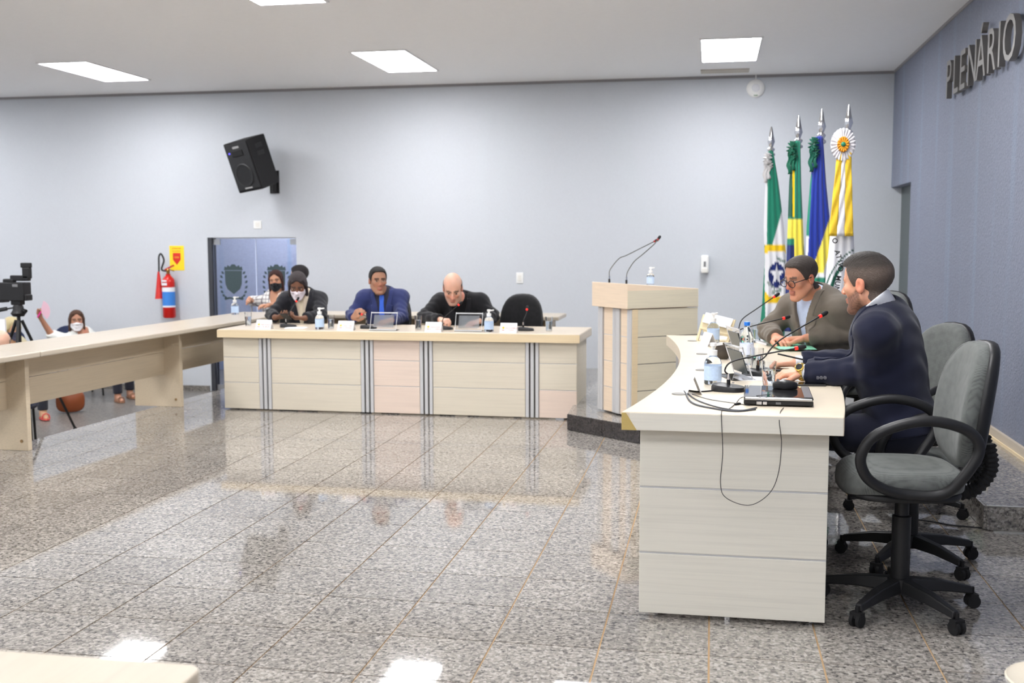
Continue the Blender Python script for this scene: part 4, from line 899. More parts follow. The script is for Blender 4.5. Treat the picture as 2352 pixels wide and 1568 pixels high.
wom1 = Person('woman in a checked blouse and black mask in the second row', ck, -80, -4, -3, hs=.98, body_yaw=-85, lean=.05, sh=.16, neck=(ck[0]-.03, 12.22, ck[2]-.20), seat=.45, torso=.46,
    el=[(ck[0]-.26, 12.05, .80), (ck[0]+.2, 12.05, .76)], wr=[(ck[0]-.20, 11.82, .83), (ck[0]+.05, 11.8, .77)], hn=[(.6, .2, -.4), (0, 0, -1)], skin=(196, 146, 118), hair=(66, 40, 36), hairstyle='long', h=.010, shz=-.04)
wom1.build(lambda s: (plaid(s), skirt((60, 60, 80))(s)), lambda s: mask(s, (30, 32, 36)))
p7 = ony(688, 636, 11.6)
per2 = Person('dark-haired person in pale pink, mostly hidden behind the man in the white mask', p7, 170, -6, 0, hs=1.0, body_yaw=-120, lean=.05, sh=.175, neck=(p7[0]-.02, 11.66, p7[2]-.20), seat=.45, torso=.46, el=[(p7[0]-.22, 11.62, .86), (p7[0]+.25, 11.6, .80)], wr=[(p7[0]-.1, 11.45, .79), (p7[0]+.1, 11.4, .79)], skin=(206, 158, 134), hair=(32, 28, 30), hairstyle='short', h=.010, shz=-.03)
per2.build(lambda s: (blouse(s, fabric('pink cloth', (222, 178, 152)), upto=.6), skirt((50, 50, 60))(s)))
# audience on the lower floor at the left
def white_extra(s):
    mask(s, (240, 240, 244))
aw = ony(176, 738, 11.9)
wom2 = Person('woman in white with a white mask holding up a pink fan, behind the side desk', aw, -55, 0, 0, hs=1.0, body_yaw=-40, feet=[(-6.90, 11.60), (-6.93, 11.92)], lean=.04, sh=.165, neck=(aw[0]-.0, 11.98, aw[2]-.19), floor=ZA, seat=.42, torso=.46,
    el=[tuple(ony(118, 768, 11.85)), (aw[0]+.25, 11.75, .22)], wr=[tuple(ony(92, 728, 11.72)), (aw[0]+.05, 11.5, .25)], hd=[(.1, -.1, .9), None], hn=[(.9, -.2, 0), (0, 0, -1)], curl=[55, 25], skin=(178, 130, 106), hair=(84, 58, 44), hairstyle='long', h=.010, shz=-.035)
wom2.build(lambda s: (blouse(s, fabric('white blouse', (236, 238, 234)), upto=.1, vee=.07), skirt((44, 44, 54))(s)), white_extra)
ph = ony(28, 757, 11.2)
per3 = Person('fair-haired person in a dark mask behind the camera tripod', ph, -20, -5, 0, hs=1.06, body_yaw=-42, feet=[(-7.25, 10.15), (-7.02, 10.32)], lean=.04, sh=.165, neck=(ph[0]-.04, 11.25, ph[2]-.2), floor=ZA, seat=.40, torso=.44, skin=(206, 164, 130), hair=(206, 190, 146), hairstyle='long', h=.010, shz=-.035)
SAND[0] = per3
per3.build(lambda s: (blouse(s, fabric('cream blouse', (214, 204, 170)), upto=.8), skirt((50, 52, 60))(s)), lambda s: mask(s, (72, 74, 92)))
pz = ony(2, 795, 8.6)
per4 = Person('person cut off at the left edge, only the top of a pinkish head showing', pz, -60, -15, 0, hs=1.05, body_yaw=-60, lean=.04, sh=.17, neck=(pz[0]-.02, 8.66, pz[2]-.2), floor=ZA, seat=.40, torso=.42, skin=(216, 172, 150), hair=(150, 128, 112), hairstyle='bald', h=.012, shz=-.04)
per4.build(lambda s: (blouse(s, fabric('navy blouse', (48, 56, 84)), upto=.6), skirt((40, 42, 50))(s)))
# ================================================================== THINGS ON THE DESKS
PLG = mat('clear gel bottle', (236, 242, 248), .05, trans=1., ior=1.33); GLS = mat('drinking glass', (248, 250, 252), .01, trans=1., ior=1.45); WATER = mat('water', (238, 246, 252), .0, trans=1., ior=1.33)
LBL = mat('pale blue label', (186, 208, 236), .5, var=(90, .18)); PAP = mat('white paper', (244, 244, 246), .7); ACR = mat('clear acrylic', (244, 246, 250), .03, trans=1., ior=1.3); INK = mat('red-brown ink', (176, 96, 74), .6); YEL = mat('emblem yellow', (236, 196, 90), .6)
def gel_bottle(h=.19):
    e = empty('gel_bottle'); k = h/.19; r = .039*k
    MB().lathe([(r*.9, 0), (r, .006), (r, .095*k), (r*.85, .112*k), (r*.45, .126*k), (.013*k, .13*k)], seg=24).build('bottle', PLG, e, smooth=True)
    MB().lathe([(r*1.01, .02*k), (r*1.01, .085*k)], seg=24).build('wrap_label', LBL, e, smooth=True)
    MB().lathe([(.019*k, .13*k), (.019*k, .153*k), (.008*k, .155*k), (.008*k, .170*k), (.015*k, .172*k), (.015*k, .186*k), (0, .188*k)], seg=16).build('pump_cap', WPL, e, smooth=True)
    MB().obox((.02*k, 0, .179*k), (.022*k, 0, .003*k), (0, .006*k, 0), (0, 0, .005*k)).build('pump_spout', WPL, e)
    return e
gb = gel_bottle(.195); g = onz(1637, 882, ZT); tag(place(gb, g[0], g[1], ZT, .3), 'clear gel pump bottle beside the nearest microphone on the curved desk', 'bottle', 'gel pump bottles')
ZD = .728; DY = lambda x: 8.96-(x+2.70)*math.tan(math.radians(1.2))
def dk(px, off): # point on the middle desk, `off` metres behind its front face
    p = ony(px, 750, 8.96+off); return p[0], DY(p[0])+off
g = onz(1638, 786, ZT); dup(gb, (g[0], g[1], ZT), 1., 'gel pump bottle near the wooden book stand on the curved desk', 'gel pump bottles')
x, y = dk(733, .10); dup(gb, (x, y, ZD), 0, 'gel pump bottle in front of the man in the white mask', 'gel pump bottles')
x, y = dk(1124, .10); dup(gb, (x, y, ZD), 0, 'gel pump bottle in front of the bald man', 'gel pump bottles')
g = onz(540, 722, ZD); dup(gb, (g[0], g[1], ZD), 0, 'gel pump bottle standing on the side desk by the glass door', 'gel pump bottles')
gl = G.matrix_basis @ Vector((.20, .36, 0)); gs = gel_bottle(.15); tag(place(gs, gl.x, gl.y, ST+1.0135, .4), 'small clear pump bottle standing on the lectern top', 'bottle', 'gel pump bottles')
# drinking glasses
dg = empty('water_glass')
MB().lathe([(.026, 0), (.033, .125), (.0315, .125), (.025, .008), (0, .008)], seg=24).build('tumbler', GLS, dg, smooth=True); MB().lathe([(.0245, .009), (.0295, .085), (0, .085)], seg=24).build('water', WATER, dg, smooth=True)
g = onz(1765, 893, ZT); tag(place(dg, g[0], g[1], ZT), 'glass of water beside the mouse in front of the navy-suited man', 'glass', 'glasses of water')
for px, py, z_, lab in ((1738, 856, ZT, 'glass of water next to the plastic bottle on the curved desk'), (1737, 786, ZT, 'glass of water at the papers of the man in the blazer')):
    g = onz(px, py, z_); dup(dg, (g[0], g[1], z_), 0, lab, 'glasses of water')
for px, off, lab in ((567, .35, 'glass of water at the left end of the middle desk'), (759, .15, 'glass of water right of the white-masked man'), (961, .2, 'glass of water left of the bald man'), (1262, .25, 'glass of water at the right end of the middle desk')):
    x, y = dk(px, off); dup(dg, (x, y, ZD), 0, lab, 'glasses of water')
# tent name cards
def name_card(l1, l2, label, loc, rz, w_=.145, flip=False, ink=True):
    e = empty('name_card', loc, rz); hh = .082; b = .035
    MB().add([(-w_/2, -b, 0), (w_/2, -b, 0), (w_/2, 0, hh), (-w_/2, 0, hh), (-w_/2, b, 0), (w_/2, b, 0), (-w_/2, -b+.002, 0), (w_/2, -b+.002, 0), (w_/2, 0, hh-.003), (-w_/2, 0, hh-.003), (-w_/2, b-.002, 0), (w_/2, b-.002, 0)],
        [(0, 1, 2, 3), (3, 2, 5, 4), (6, 9, 8, 7), (9, 10, 11, 8), (0, 6, 7, 1), (4, 5, 11, 10), (0, 3, 9, 6), (3, 4, 10, 9), (1, 7, 8, 2), (2, 8, 11, 5)]).build('folded_card', PAP, e)
    u = unit((0, b, hh)); nrm = (0, -u[2], u[1]); at = lambda x, t: (x, -b+u[1]*t+nrm[1]*.0008, u[2]*t+nrm[2]*.0008)
    if ink:
        for t_, h_ in ((l1, .036), (l2, .018)): text('lettering', t_, .0185, .0003, INK, frame(at(.022, h_), (1, 0, 0), tuple(u), nrm), e)
        text('lettering', 'VEREADOR', .009, .0003, INK, frame(at(.03, .066), (1, 0, 0), tuple(u), nrm), e)
        MB().lathe([(.011, 0), (.011, .0008), (0, .0009)], at(-.045, .045), 14, nrm).build('emblem', YEL, e); MB().obox(at(-.045, .024), (.012, 0, 0), tuple(np.array(u)*.003), (0, -.0004, 0)).build('emblem_base', INK, e)
    return tag(e, label, 'name card', 'folded name cards')
for px, l1, l2, lab in ((605, 'FERNANDO', 'DE JESUS', 'white name card in front of the white-masked man'), (795, 'EZEQUIEL', 'CÂMARA', 'white name card in front of the man in bright blue'), (997, 'PAULINHO', 'DO CINEMA', 'white name card in front of the bald man'), (1170, 'VALDOMIRO', 'CORÁ', 'white name card in front of the empty black chair')):
    x, y = dk(px, .045); name_card(l1, l2, lab, (x, y, ZD), math.radians(-1.2))
g = onz(1590, 903, ZT); name_card('', '', 'folded name card seen edge-on at the cable hole of the curved desk', (g[0]+.0, g[1]+.02, ZT), math.radians(-82), .15, ink=False)
g = onz(1627, 795, ZT); name_card('', '', 'folded name card behind the far gel bottle on the curved desk', (g[0], g[1]+.05, ZT), math.radians(-70), .15, ink=False)
# conference microphones
def desk_mic(path, label, loc, rz=0., red=True, base=True, head=.05):
    """path: gooseneck points relative to loc; capsule continues past the last point"""
    e = empty('desk_microphone', loc); R2 = Matrix.Rotation(rz, 3, 'Z')
    if base:
        pts = [R2 @ Vector((x*.074, y*.062, 0)) for x, y in super_pts(1, 1, 20, 2.6)]
        b_ = MB(); n = len(pts); v = []
        for s_, z_ in ((1, 0), (1, .014), (.93, .024), (.6, .028)): v += [(p.x*s_, p.y*s_, z_+(.006 if z_ > .01 else 0)*(-(R2.inverted() @ p).x/.074)) for p in pts]
        b_.add(v, [tuple(range(n))[::-1], tuple(range(3*n, 4*n))]+[(i*n+j, i*n+(j+1) % n, (i+1)*n+(j+1) % n, (i+1)*n+j) for i in range(3) for j in range(n)]).build('base', BLK, e, smooth=True)
        q = R2 @ Vector((.02, 0, .035)); MB().lathe([(.006, 0), (.006, .003), (0, .003)], tuple(q), 10).build('talk_button', GRY, e)
    P = [np.array(p, float) for p in path]; p0 = P[0]
    MB().tube([p0-[0, 0, .0], p0+[0, 0, .03]], .0085, 10).build('socket', BLK, e); MB().tube([p0+[0, 0, .03], p0+[0, 0, .055]], .0065, 10).build('connector', CHR, e)
    c = curve_pts([p0+[0, 0, .05]]+P[1:], 10); MB().tube(c, .0036, 8).build('gooseneck', BLK if red else mat('dark steel neck', (88, 86, 80), .35, .7), e, smooth=True)
    d = unit(np.array(c[-1])-np.array(c[-3])); end = np.array(c[-1])
    MB().tube([end, end+d*.012], .0088, 12).build('light_ring', REDL if red else mat('red ring', (150, 30, 30), .4), e, smooth=True)
    MB().tube([end+d*.012, end+d*.02, end+d*(head*.8), end+d*head], [.0085, .0112, .0112, .007], 14).build('capsule', BLKM, e, smooth=True)
    return tag(e, label, 'microphone', 'gooseneck microphones')
def mic_px(base_px, heads, label, depth_at, rz):
    b = onz(*base_px, ZT); P = [A3(0, 0, .02)]
    for (px, py), Y_ in heads: P.append(ony(px, py, Y_)-b)
    return desk_mic(P, label, tuple(b), rz)
mic_px((1673, 897), [((1665, 850), 4.80), ((1678, 832), 4.81), ((1720, 820), 4.84), ((1826, 800), 4.9)], 'nearest black gooseneck microphone with a lit red ring on the curved desk', 0, -.2)
mic_px((1740, 862), [((1756, 820), 5.37), ((1790, 782), 5.4), ((1882, 727), 5.5)], 'second gooseneck microphone, its head in front of the blazer sleeve', 0, -.2)
mic_px((1690, 800), [((1683, 775), 6.72), ((1692, 760), 6.72), ((1730, 748), 6.74), ((1798, 731), 6.82)], 'gooseneck microphone pointing at the shirt of the man in the blazer', 0, -.2)
mic_px((1698, 781), [((1697, 755), 7.25), ((1705, 733), 7.25), ((1738, 709), 7.27), ((1776, 683), 7.3)], 'far gooseneck microphone in front of the star flag', 0, -.2)
def cmic(px, head_px, label):
    x, y = dk(px, .26); b = A3(x, y, ZD); h_ = ony(head_px[0], head_px[1], y+.06)-b; P = [A3(-.02, 0, .02), A3(-.015, 0, .10)+h_*[.05, 0, 0], h_*[.5, .5, 0]+[0, 0, .1+(h_[2]-.1)*.55], h_]; desk_mic(P, label, tuple(b), 0)
cmic(660, (680, 693), 'microphone below the chin of the white-masked man'); cmic(846, (832, 722), 'microphone beside the hand of the man in bright blue'); cmic(1022, (1052, 701), 'microphone at the chin of the bald man'); cmic(1208, (1210, 712), 'microphone in front of the empty black chair')
# two lectern microphones without table bases
for (bx, by), pts, lab in (((.12, .02), ((1400, 640), (1402, 610), (1422, 585), (1440, 577), (1480, 557), (1502, 546)), 'left of the two thin gooseneck microphones on the lectern'), ((( .37, .02)), ((1437, 643), (1440, 615), (1455, 592), (1475, 575), (1500, 553), (1508, 543)), 'right of the two thin gooseneck microphones on the lectern')):
    w_ = G.matrix_basis @ Vector((bx, by, 1.04)); b = A3(w_.x, w_.y, w_.z); P = [ony(px, py, b[1]+.02*i) for i, (px, py) in enumerate(pts)]; P = [p-P[0] for p in P]
    desk_mic([p for p in P], lab, tuple(b), 0, red=False, base=False, head=.045)
# clear display stands on the middle desk and on the curved desk
def stand(label, loc, rz, w_=.24, h_=.16, screen=False):
    e = empty('display_stand', loc, rz); t = .003; lean_ = .055
    MB().extr([(-w_/2, 0, .004), (w_/2, 0, .004), (w_/2, lean_, h_), (-w_/2, lean_, h_)], (0, t, 0)).build('front_sheet', ACR, e)
    MB().box(-w_/2, w_/2, -.02, .10, 0, .003).build('foot_plate', ACR, e)
    for z_ in (.02, .95): MB().obox((0, lean_*z_-.002, .004+(h_-.004)*z_), (w_/2, 0, 0), (0, .003, 0), (0, 0, .004)).build('frame_bar', mat('bright acrylic edge', (228, 230, 232), .15, spec=.8), e)
    for s_ in (-1, 1): MB().extr([(s_*(w_/2-.003), -.003, .004), (s_*(w_/2+.0), -.003, .004), (s_*w_/2, lean_-.003, h_), (s_*(w_/2-.003), lean_-.003, h_)], (0, .006, 0)).build('frame_bar', MATS['bright acrylic edge'], e)
    MB().obox((0, lean_*.5+.004, h_*.5), (w_*.38, 0, 0), (0, lean_*.33, h_*.33), (0, .002, -.0008)).build('screen', mat('dark screen glass', (52, 62, 62), .3) if screen else mat('tinted acrylic insert', (190, 194, 198), .15, alpha=.4), e)
    return tag(e, label, 'stand', 'clear display stands')
x, y = dk(879, .06); stand('clear acrylic stand in front of the man in bright blue', (x, y, ZD), math.radians(-1.2)); x, y = dk(1076, .10); stand('clear acrylic stand in front of the bald man', (x, y, ZD), math.radians(-1.2))
g = onz(1708, 866, ZT); stand('clear acrylic stand with a dark screen on the curved desk', (g[0], g[1], ZT), math.radians(108), .26, .16, True)
g = onz(1702, 818, ZT); stand('clear acrylic stand behind the water bottle on the curved desk', (g[0], g[1], ZT), math.radians(105), .26, .17, True)
# plastic water bottle
g = onz(1714, 836, ZT); e = empty('water_bottle', (g[0], g[1]-.02, ZT)); pr_ = [(.032, 0), (.036, .008)]
for k in range(9): pr_ += [(.036, .012+.013*k), (.034, .018+.013*k)]
MB().lathe(pr_+[(.036, .135), (.033, .16), (.018, .195), (.0135, .2), (.0135, .212)], seg=24).build('bottle', mat('clear plastic', (232, 242, 250), .04, trans=1., ior=1.25), e, smooth=True)
MB().lathe([(.0145, .208), (.0155, .21), (.0155, .228), (0, .23)], seg=18).build('cap', mat('blue cap', (44, 124, 226), .35), e); MB().lathe([(.0368, .055), (.0368, .115)], seg=24).build('wrap_label', mat('bottle label', (214, 222, 238), .5, var=(60, .12)), e, smooth=True)
tag(e, 'clear plastic water bottle with a blue cap on the curved desk', 'bottle')
# laptop-like recorder, mouse, cables
lp = A3(*(onz(1795, 918, ZT))); e = empty('closed_laptop', (.275, 4.545, ZT), math.radians(-2)); LB = mat('laptop base', (30, 30, 32), .5); LG = mat('glossy lid', (34, 33, 35), .06, coat=.6)
MB().box(-.135, .135, -.175, .165, .004, .024).build('base', LB, e, bevel=.005); MB().box(-.135, .135, -.18, .17, .024, .038).build('lid', LG, e, bevel=.006); MB().box(-.13, .13, -.184, -.176, .024, .034).build('lid_trim', STEEL, e, bevel=.002); MB().box(.10, .13, -.17, .16, .0381, .0392).build('lid_band', mat('grey trim', (120, 120, 124), .3, .5), e)
for x_, w_ in ((-.085, .02), (-.06, .015)): MB().box(x_, x_+w_, -.19, -.174, .008, .02).build('port_plug', STEEL, e)
MB().box(-.01, .01, -.1765, -.174, .008, .017).build('port', GRY, e)
for a in (-1, 1):
    for b_ in (-1, 1): MB().box(a*.11-.01, a*.11+.01, b_*.14-.01, b_*.14+.01, 0, .004).build('foot', BLK, e)
tag(e, 'closed glossy black laptop near the edge of the curved desk', 'laptop')
e = empty('computer_mouse', (.31, 4.62, ZT+.0395), math.radians(80))
cushion([(x_*.85 if y_ < 0 else x_, y_) for x_, y_ in super_pts(.031, .052, 24, 2.4)], .034, lambda u, v, t: (u, v, .017+t*(1 if t < 0 else 1-.5*(abs(v)/.052)**2))).build('shell', mat('mouse black', (24, 24, 26), .3), e, smooth='all'); MB().lathe([(.006, -.003), (.006, .003)], (0, .03, .034), 12, (1, 0, 0)).build('wheel', GRY, e)
tag(e, 'black mouse lying on the closed laptop', 'mouse')
def cable(pts, label, r=.0022, m_=None): o = MB().tube(curve_pts(pts, 10), r, 6).build('cable', m_ or BLK, smooth=True); return tag(o, label, 'cable', 'cables on the curved desk')
T_ = lambda px, py: tuple(onz(px, py, ZT+.003)); gr = T_(1572, 897)
V_ = lambda px, py: tuple(ony(px, py, Y0-.006))
cable([gr, T_(1590, 925), T_(1640, 938), T_(1690, 944), T_(1735, 940)], 'grey cable bundle curving from the desk hole to the laptop', .0042, mat('cable grey', (58, 60, 66), .5)); cable([gr, T_(1600, 918), T_(1650, 935), T_(1700, 942), T_(1738, 936)], 'thin dark cable beside the bundle to the laptop', .003, MATS['cable grey'])
cable([T_(1575, 895), T_(1600, 899), T_(1625, 898), T_(1645, 896)], 'short thick cable from the desk hole to the nearest microphone', .0034)
cable([T_(1590, 905), T_(1630, 917), T_(1690, 926), T_(1722, 931)], 'thin cable crossing behind the bundle to the laptop corner', .0016)
mz = tuple(onz(1770, 905, ZT+.05)); cable([mz, tuple(onz(1745, 908, ZT+.044)), T_(1705, 912), T_(1690, 926), T_(1675, 938), T_(1660, 941), tuple(onz(1657, 947, ZT+.003)), V_(1657, 960), V_(1660, 1040), V_(1655, 1110), V_(1668, 1143), V_(1720, 1160), V_(1765, 1135), V_(1787, 1090), V_(1795, 1020), V_(1790, 968), tuple(onz(1793, 945, ZT+.003)), T_(1800, 936)], 'mouse cable hanging in a loop over the end of the curved desk', .0016)
MB_ = MB().tube([T_(1688, 929), T_(1694, 928), T_(1700, 927)], [.005, .0075, .005], 10).build('cable_bead', BLK); tag(MB_, 'small black ferrite bead on the thin cable', 'bead')
fc = MB().tube(curve_pts([tuple(onz(px, py, .004)) for px, py in ((2050, 1205), (2085, 1192), (2130, 1196), (2190, 1206), (2262, 1212))], 8), .004, 6).build('floor_cable', BLK, smooth=True); tag(fc, 'thin black cable lying on the floor behind the swivel chairs', 'cable')
# papers, folder, phone, tablet, pen, dark bowl, wooden stand
def sheet(name, pts, z, m_, label, cat, th=.002): return tag(MB().prism([tuple(onz(px, py, z)[:2]) for px, py in pts], z, z+th).build(name, m_), label, cat)
sheet('paper_sheet', [(1682, 867), (1720, 858), (1790, 862), (1840, 875), (1700, 874)], ZT+.0005, PAP, 'white paper under the hands of the navy-suited man', 'paper')
sheet('paper_sheet', [(1730, 785), (1770, 775), (1838, 778), (1835, 790), (1760, 793)], ZT+.0005, PAP, 'white paper under the green folder', 'paper', .012)
e = MB(); fp = [onz(1752, 785, ZT)[:2], onz(1800, 779, ZT)[:2], onz(1846, 789, ZT)[:2], onz(1876, 808, ZT)[:2], onz(1790, 807, ZT)[:2]]
gf = MB().prism([tuple(p) for p in fp], ZT+.0135, ZT+.016).build('green_folder', mat('mint green card', (136, 214, 178), .6)); tag(gf, 'mint green folder open in front of the man in the blazer', 'folder')
e = tag(empty('tablet', tuple(onz(1848, 884, ZT)), math.radians(4)), 'dark tablet lying under the navy sleeve', 'tablet'); MB().box(-.09, .09, -.045, .045, 0, .008).build('body', mat('tablet case', (52, 50, 48), .4), e, bevel=.003); MB().box(-.083, .083, -.04, .04, .008, .0086).build('screen', LG, e)
ph_ = empty('mobile_phone', tuple((man1.wr[0]+man1.wr[1])/2+A3(0, -.09, .018)), rot=(math.radians(-25), 0, 0)); MB().box(-.036, .036, -.075, .075, -.004, .004).build('case', BLK, ph_, bevel=.004); MB().box(-.032, .032, -.07, .07, .004, .0046).build('screen', LG, ph_); tag(ph_, 'black phone held by the white-masked man', 'phone')
p2_ = empty('mobile_phone', tuple(navy.wr[0]+A3(-.12, -.05, -.03)), math.radians(75)); MB().box(-.038, .038, -.078, .078, -.005, .005).build('case', BLK, p2_, bevel=.004); MB().box(-.034, .034, -.073, .073, .005, .0056).build('screen', LG, p2_); tag(p2_, 'dark phone under the right hand of the navy-suited man', 'phone')
pn_ = empty('pen', tuple(navy.wr[0]+A3(-.04, -.05, .03)), rot=(0, math.radians(8), 0)); MB().tube([(-.06, 0, .01), (.075, 0, 0)], .0042, 8).build('barrel', BLK, pn_); MB().tube([(.075, 0, 0), (.088, 0, -.001)], [.004, .001], 8).build('tip', STEEL, pn_); tag(pn_, 'dark pen in the right hand of the navy-suited man', 'pen')
g = onz(1660, 824, ZT); e = empty('dark_cup', (g[0], g[1], ZT)); MB().lathe([(.026, 0), (.042, .02), (.046, .05), (.036, .075), (.04, .088), (.036, .088), (.031, .075), (.041, .05), (.036, .022), (0, .01)], seg=24).build('cup', mat('smoked glaze', (66, 58, 50), .2), e, smooth=True); MB().tube([(.04, 0, .07), (.065, 0, .06), (.065, 0, .03), (.043, 0, .025)], .005, 8).build('handle', MATS['smoked glaze'], e); tag(e, 'dark rounded cup behind the nearest gel bottle', 'cup')
g = onz(1612, 782, ZT); e = empty('book_stand', (g[0]+.07, g[1]+.0, ZT), math.radians(-12)); WD = laminate('pale stand wood', (222, 206, 168), .4)
MB().extr([(-.10, -.06, 0), (-.085, -.06, 0), (-.055, .02, .17), (-.07, .02, .17)], (0, .02, 0)).build('side_rail', WD, e); MB().extr([(.10, -.06, 0), (.115, -.06, 0), (.145, .02, .14), (.13, .02, .14)], (0, .02, 0)).build('side_rail', WD, e)
MB().obox((.03, -.01, .10), (.095, 0, -.02), (.01, .03, .04), (0, .006, -.004)).build('rest_board', WD, e); MB().obox((.03, -.035, .055), (.085, 0, -.014), (0, .012, 0), (0, 0, .008)).build('ledge', WD, e); MB().box(-.1, .115, -.05, .05, 0, .006).build('foot_plate', WD, e)
MB().obox((.035, -.012, .135), (.09, 0, -.02), (.008, .022, .03), (0, .003, -.002)).build('open_book', PAP, e); tag(e, 'small wooden book stand holding white pages at the far end of the curved desk', 'stand')
x, y = dk(690, .30); sheet_ = MB().box(-.09, .09, -.06, .06, 0, .006).build('notepad', PAP, loc=(x, y-.12, ZD)); tag(sheet_, 'white notepad under the hands of the white-masked man', 'notepad')

# ================================================================== FLAGS
STK = mat('satin green', (24, 100, 76), .5, sheen=.3)
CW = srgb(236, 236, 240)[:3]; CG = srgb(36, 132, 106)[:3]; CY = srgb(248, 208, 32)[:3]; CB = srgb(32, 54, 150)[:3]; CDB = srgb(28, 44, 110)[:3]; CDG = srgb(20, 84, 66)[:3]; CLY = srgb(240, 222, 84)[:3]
FLAGM = vmat('flag cloth', .7, sheen=.3, spec=.2)
def flag(name, label, top_px, Yp, rows, paint, folds=4, zfloor=ST, ribbon=None, amp=.020, extra=None):
    """rows: (py, left px, right px) outline of the hanging cloth; paint(px, py, front)->rgb"""
    tp = ony(top_px[0], top_px[1], Yp); X0 = tp[0]; e = empty(name, (X0, Yp, zfloor)); H_ = tp[2]-zfloor
    MB().lathe([(.14, 0), (.14, .02), (.03, .05), (.02, .09)], seg=24).build('stand_base', STEEL, e, smooth=True); MB().lathe([(.017, .05), (.017, H_-.25)], seg=14).build('pole', CHR, e, smooth=True)
    MB().lathe([(.016, H_-.27), (.036, H_-.255), (.036, H_-.24), (.02, H_-.225), (.033, H_-.205), (.033, H_-.195), (.016, H_-.18), (.033, H_-.135), (.02, H_-.08), (.012, H_-.03), (.004, H_)], seg=20).build('finial', CHR, e, smooth=True)
    py = np.array([r[0] for r in rows]); n, m_ = 90, 56; V = []; C = []
    for q in np.linspace(py[0], py[-1], n):
        l_, r_ = np.interp(q, py, [r[1] for r in rows]), np.interp(q, py, [r[2] for r in rows]); t = (q-py[0])/(py[-1]-py[0])
        for side in (0, 1):
            for k in range(m_):
                u = k/(m_-1) if side == 0 else 1-k/(m_-1); px = l_+(r_-l_)*u; w_ = ony(px, q, Yp); a = amp*(.35+.9*t); env = math.sin(math.pi*min(max(u, .0), 1))**.5
                dy = a*(.6*math.sin(2*math.pi*folds*u+1.3*math.sin(3*t)+side)+.4*math.sin(2*math.pi*folds*.53*u+2.1*t+1))*env+(-.035*env if side == 0 else .035*env)
                V.append((w_[0]-X0, dy-.02, w_[2]-zfloor)); C.append(paint(px, q, side == 0))
    M2 = 2*m_; f = [(i*M2+j, i*M2+(j+1) % M2, (i+1)*M2+(j+1) % M2, (i+1)*M2+j) for i in range(n-1) for j in range(M2)]+[tuple(range(M2))[::-1], tuple((n-1)*M2+j for j in range(M2))]
    b_ = MB().add(V, f); fo = b_.build('flag_cloth', FLAGM, e, smooth='all', cols=np.array(C))
    if extra: extra(e, X0, Yp, zfloor)
    return tag(e, label, 'flag', 'flags on chrome poles')
def line(x0, y0, x1, y1): return lambda x, y: (x-x0)*(y1-y0)-(y-y0)*(x1-x0)
def in_poly(x, y, P):
    c = False; n = len(P)
    for i in range(n):
        (a, b), (p, q) = P[i], P[i-1]
        if (b > y) != (q > y) and x < (p-a)*(y-b)/(q-b)+a: c = not c
    return c
STAR1 = [(1783+(17 if k % 2 == 0 else 6.8)*math.sin(k*math.pi/5)*.92, 631-(25 if k % 2 == 0 else 10)*math.cos(k*math.pi/5)) for k in range(10)]
def paint1(x, y, fr):
    if 562 < y < 694 and x > 1756:
        if ((x-1783)/19)**2+((y-631)/28)**2 < 1: return CW if in_poly(x, y, STAR1) else CDB
        for cx, cy, sl in ((1793, 597, .5), (1783, 668, -.35), (1770, 655, .8)):
            u = (x-cx)+(y-cy)*.2; w_ = (y-cy)-sl*(x-cx)
            if abs(u) < 11 and abs(w_) < 3.5 and int(x*.9+y*1.3) % 3: return CDG
        if 583 < y < 672 or ((x-1783)/36)**2+((y-628)/58)**2 < 1: return CW if ((x-1783)/33)**4+((y-628)/52)**4 < 1 else CY
        return CY
    if y <= 562:
        if x < 1763-(y-350)*.01: return CW
        return CW if x > 1797+(y-480)*(1772-1797)/85 and y > 470 else CG
    if x <= 1757: return CG
    return CG if x > 1790-(y-690)*.12 else CW
def ring_extra(e, X0, Yp, z0): pass
flag('standing_flag', 'flag with a white star on a blue disc, leftmost on its chrome pole', (1772, 290), 9.85, [(348, 1764, 1776), (420, 1758, 1788), (520, 1754, 1800), (600, 1756, 1806), (700, 1750, 1808), (786, 1742, 1800)], paint1, 3)
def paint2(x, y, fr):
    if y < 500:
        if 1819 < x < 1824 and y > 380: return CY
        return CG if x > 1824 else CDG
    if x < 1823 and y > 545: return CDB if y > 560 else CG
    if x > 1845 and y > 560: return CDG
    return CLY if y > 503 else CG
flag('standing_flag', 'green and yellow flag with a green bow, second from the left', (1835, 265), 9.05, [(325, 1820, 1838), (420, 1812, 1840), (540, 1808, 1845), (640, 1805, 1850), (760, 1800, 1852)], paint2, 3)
def paint3(x, y, fr):
    if x < 1864-(y-400)*.05 and y > 400: return CG if y < 540 else CW
    if y > 500:
        t = 1905+(y-500)*(1866-1905)/112
        if x > t: return CLY if x < t+26+(y-500)*.02 and y < 625 else (CW if y < 634 else CG)
        if y > 612: return CW if y < 630 else CG
    return CB
flag('standing_flag', 'deep blue flag with a green bow, third from the left', (1888, 250), 8.63, [(315, 1872, 1890), (420, 1860, 1897), (520, 1852, 1907), (620, 1850, 1912), (700, 1850, 1914), (780, 1850, 1914)], paint3, 4)
def paint4(x, y, fr):
    a = 1917+ (y-600)*-.22; d = math.hypot(x-2012, (y-690)*.92)
    if 104 < d < 112 or 118 < d < 121: return CDG
    return CW
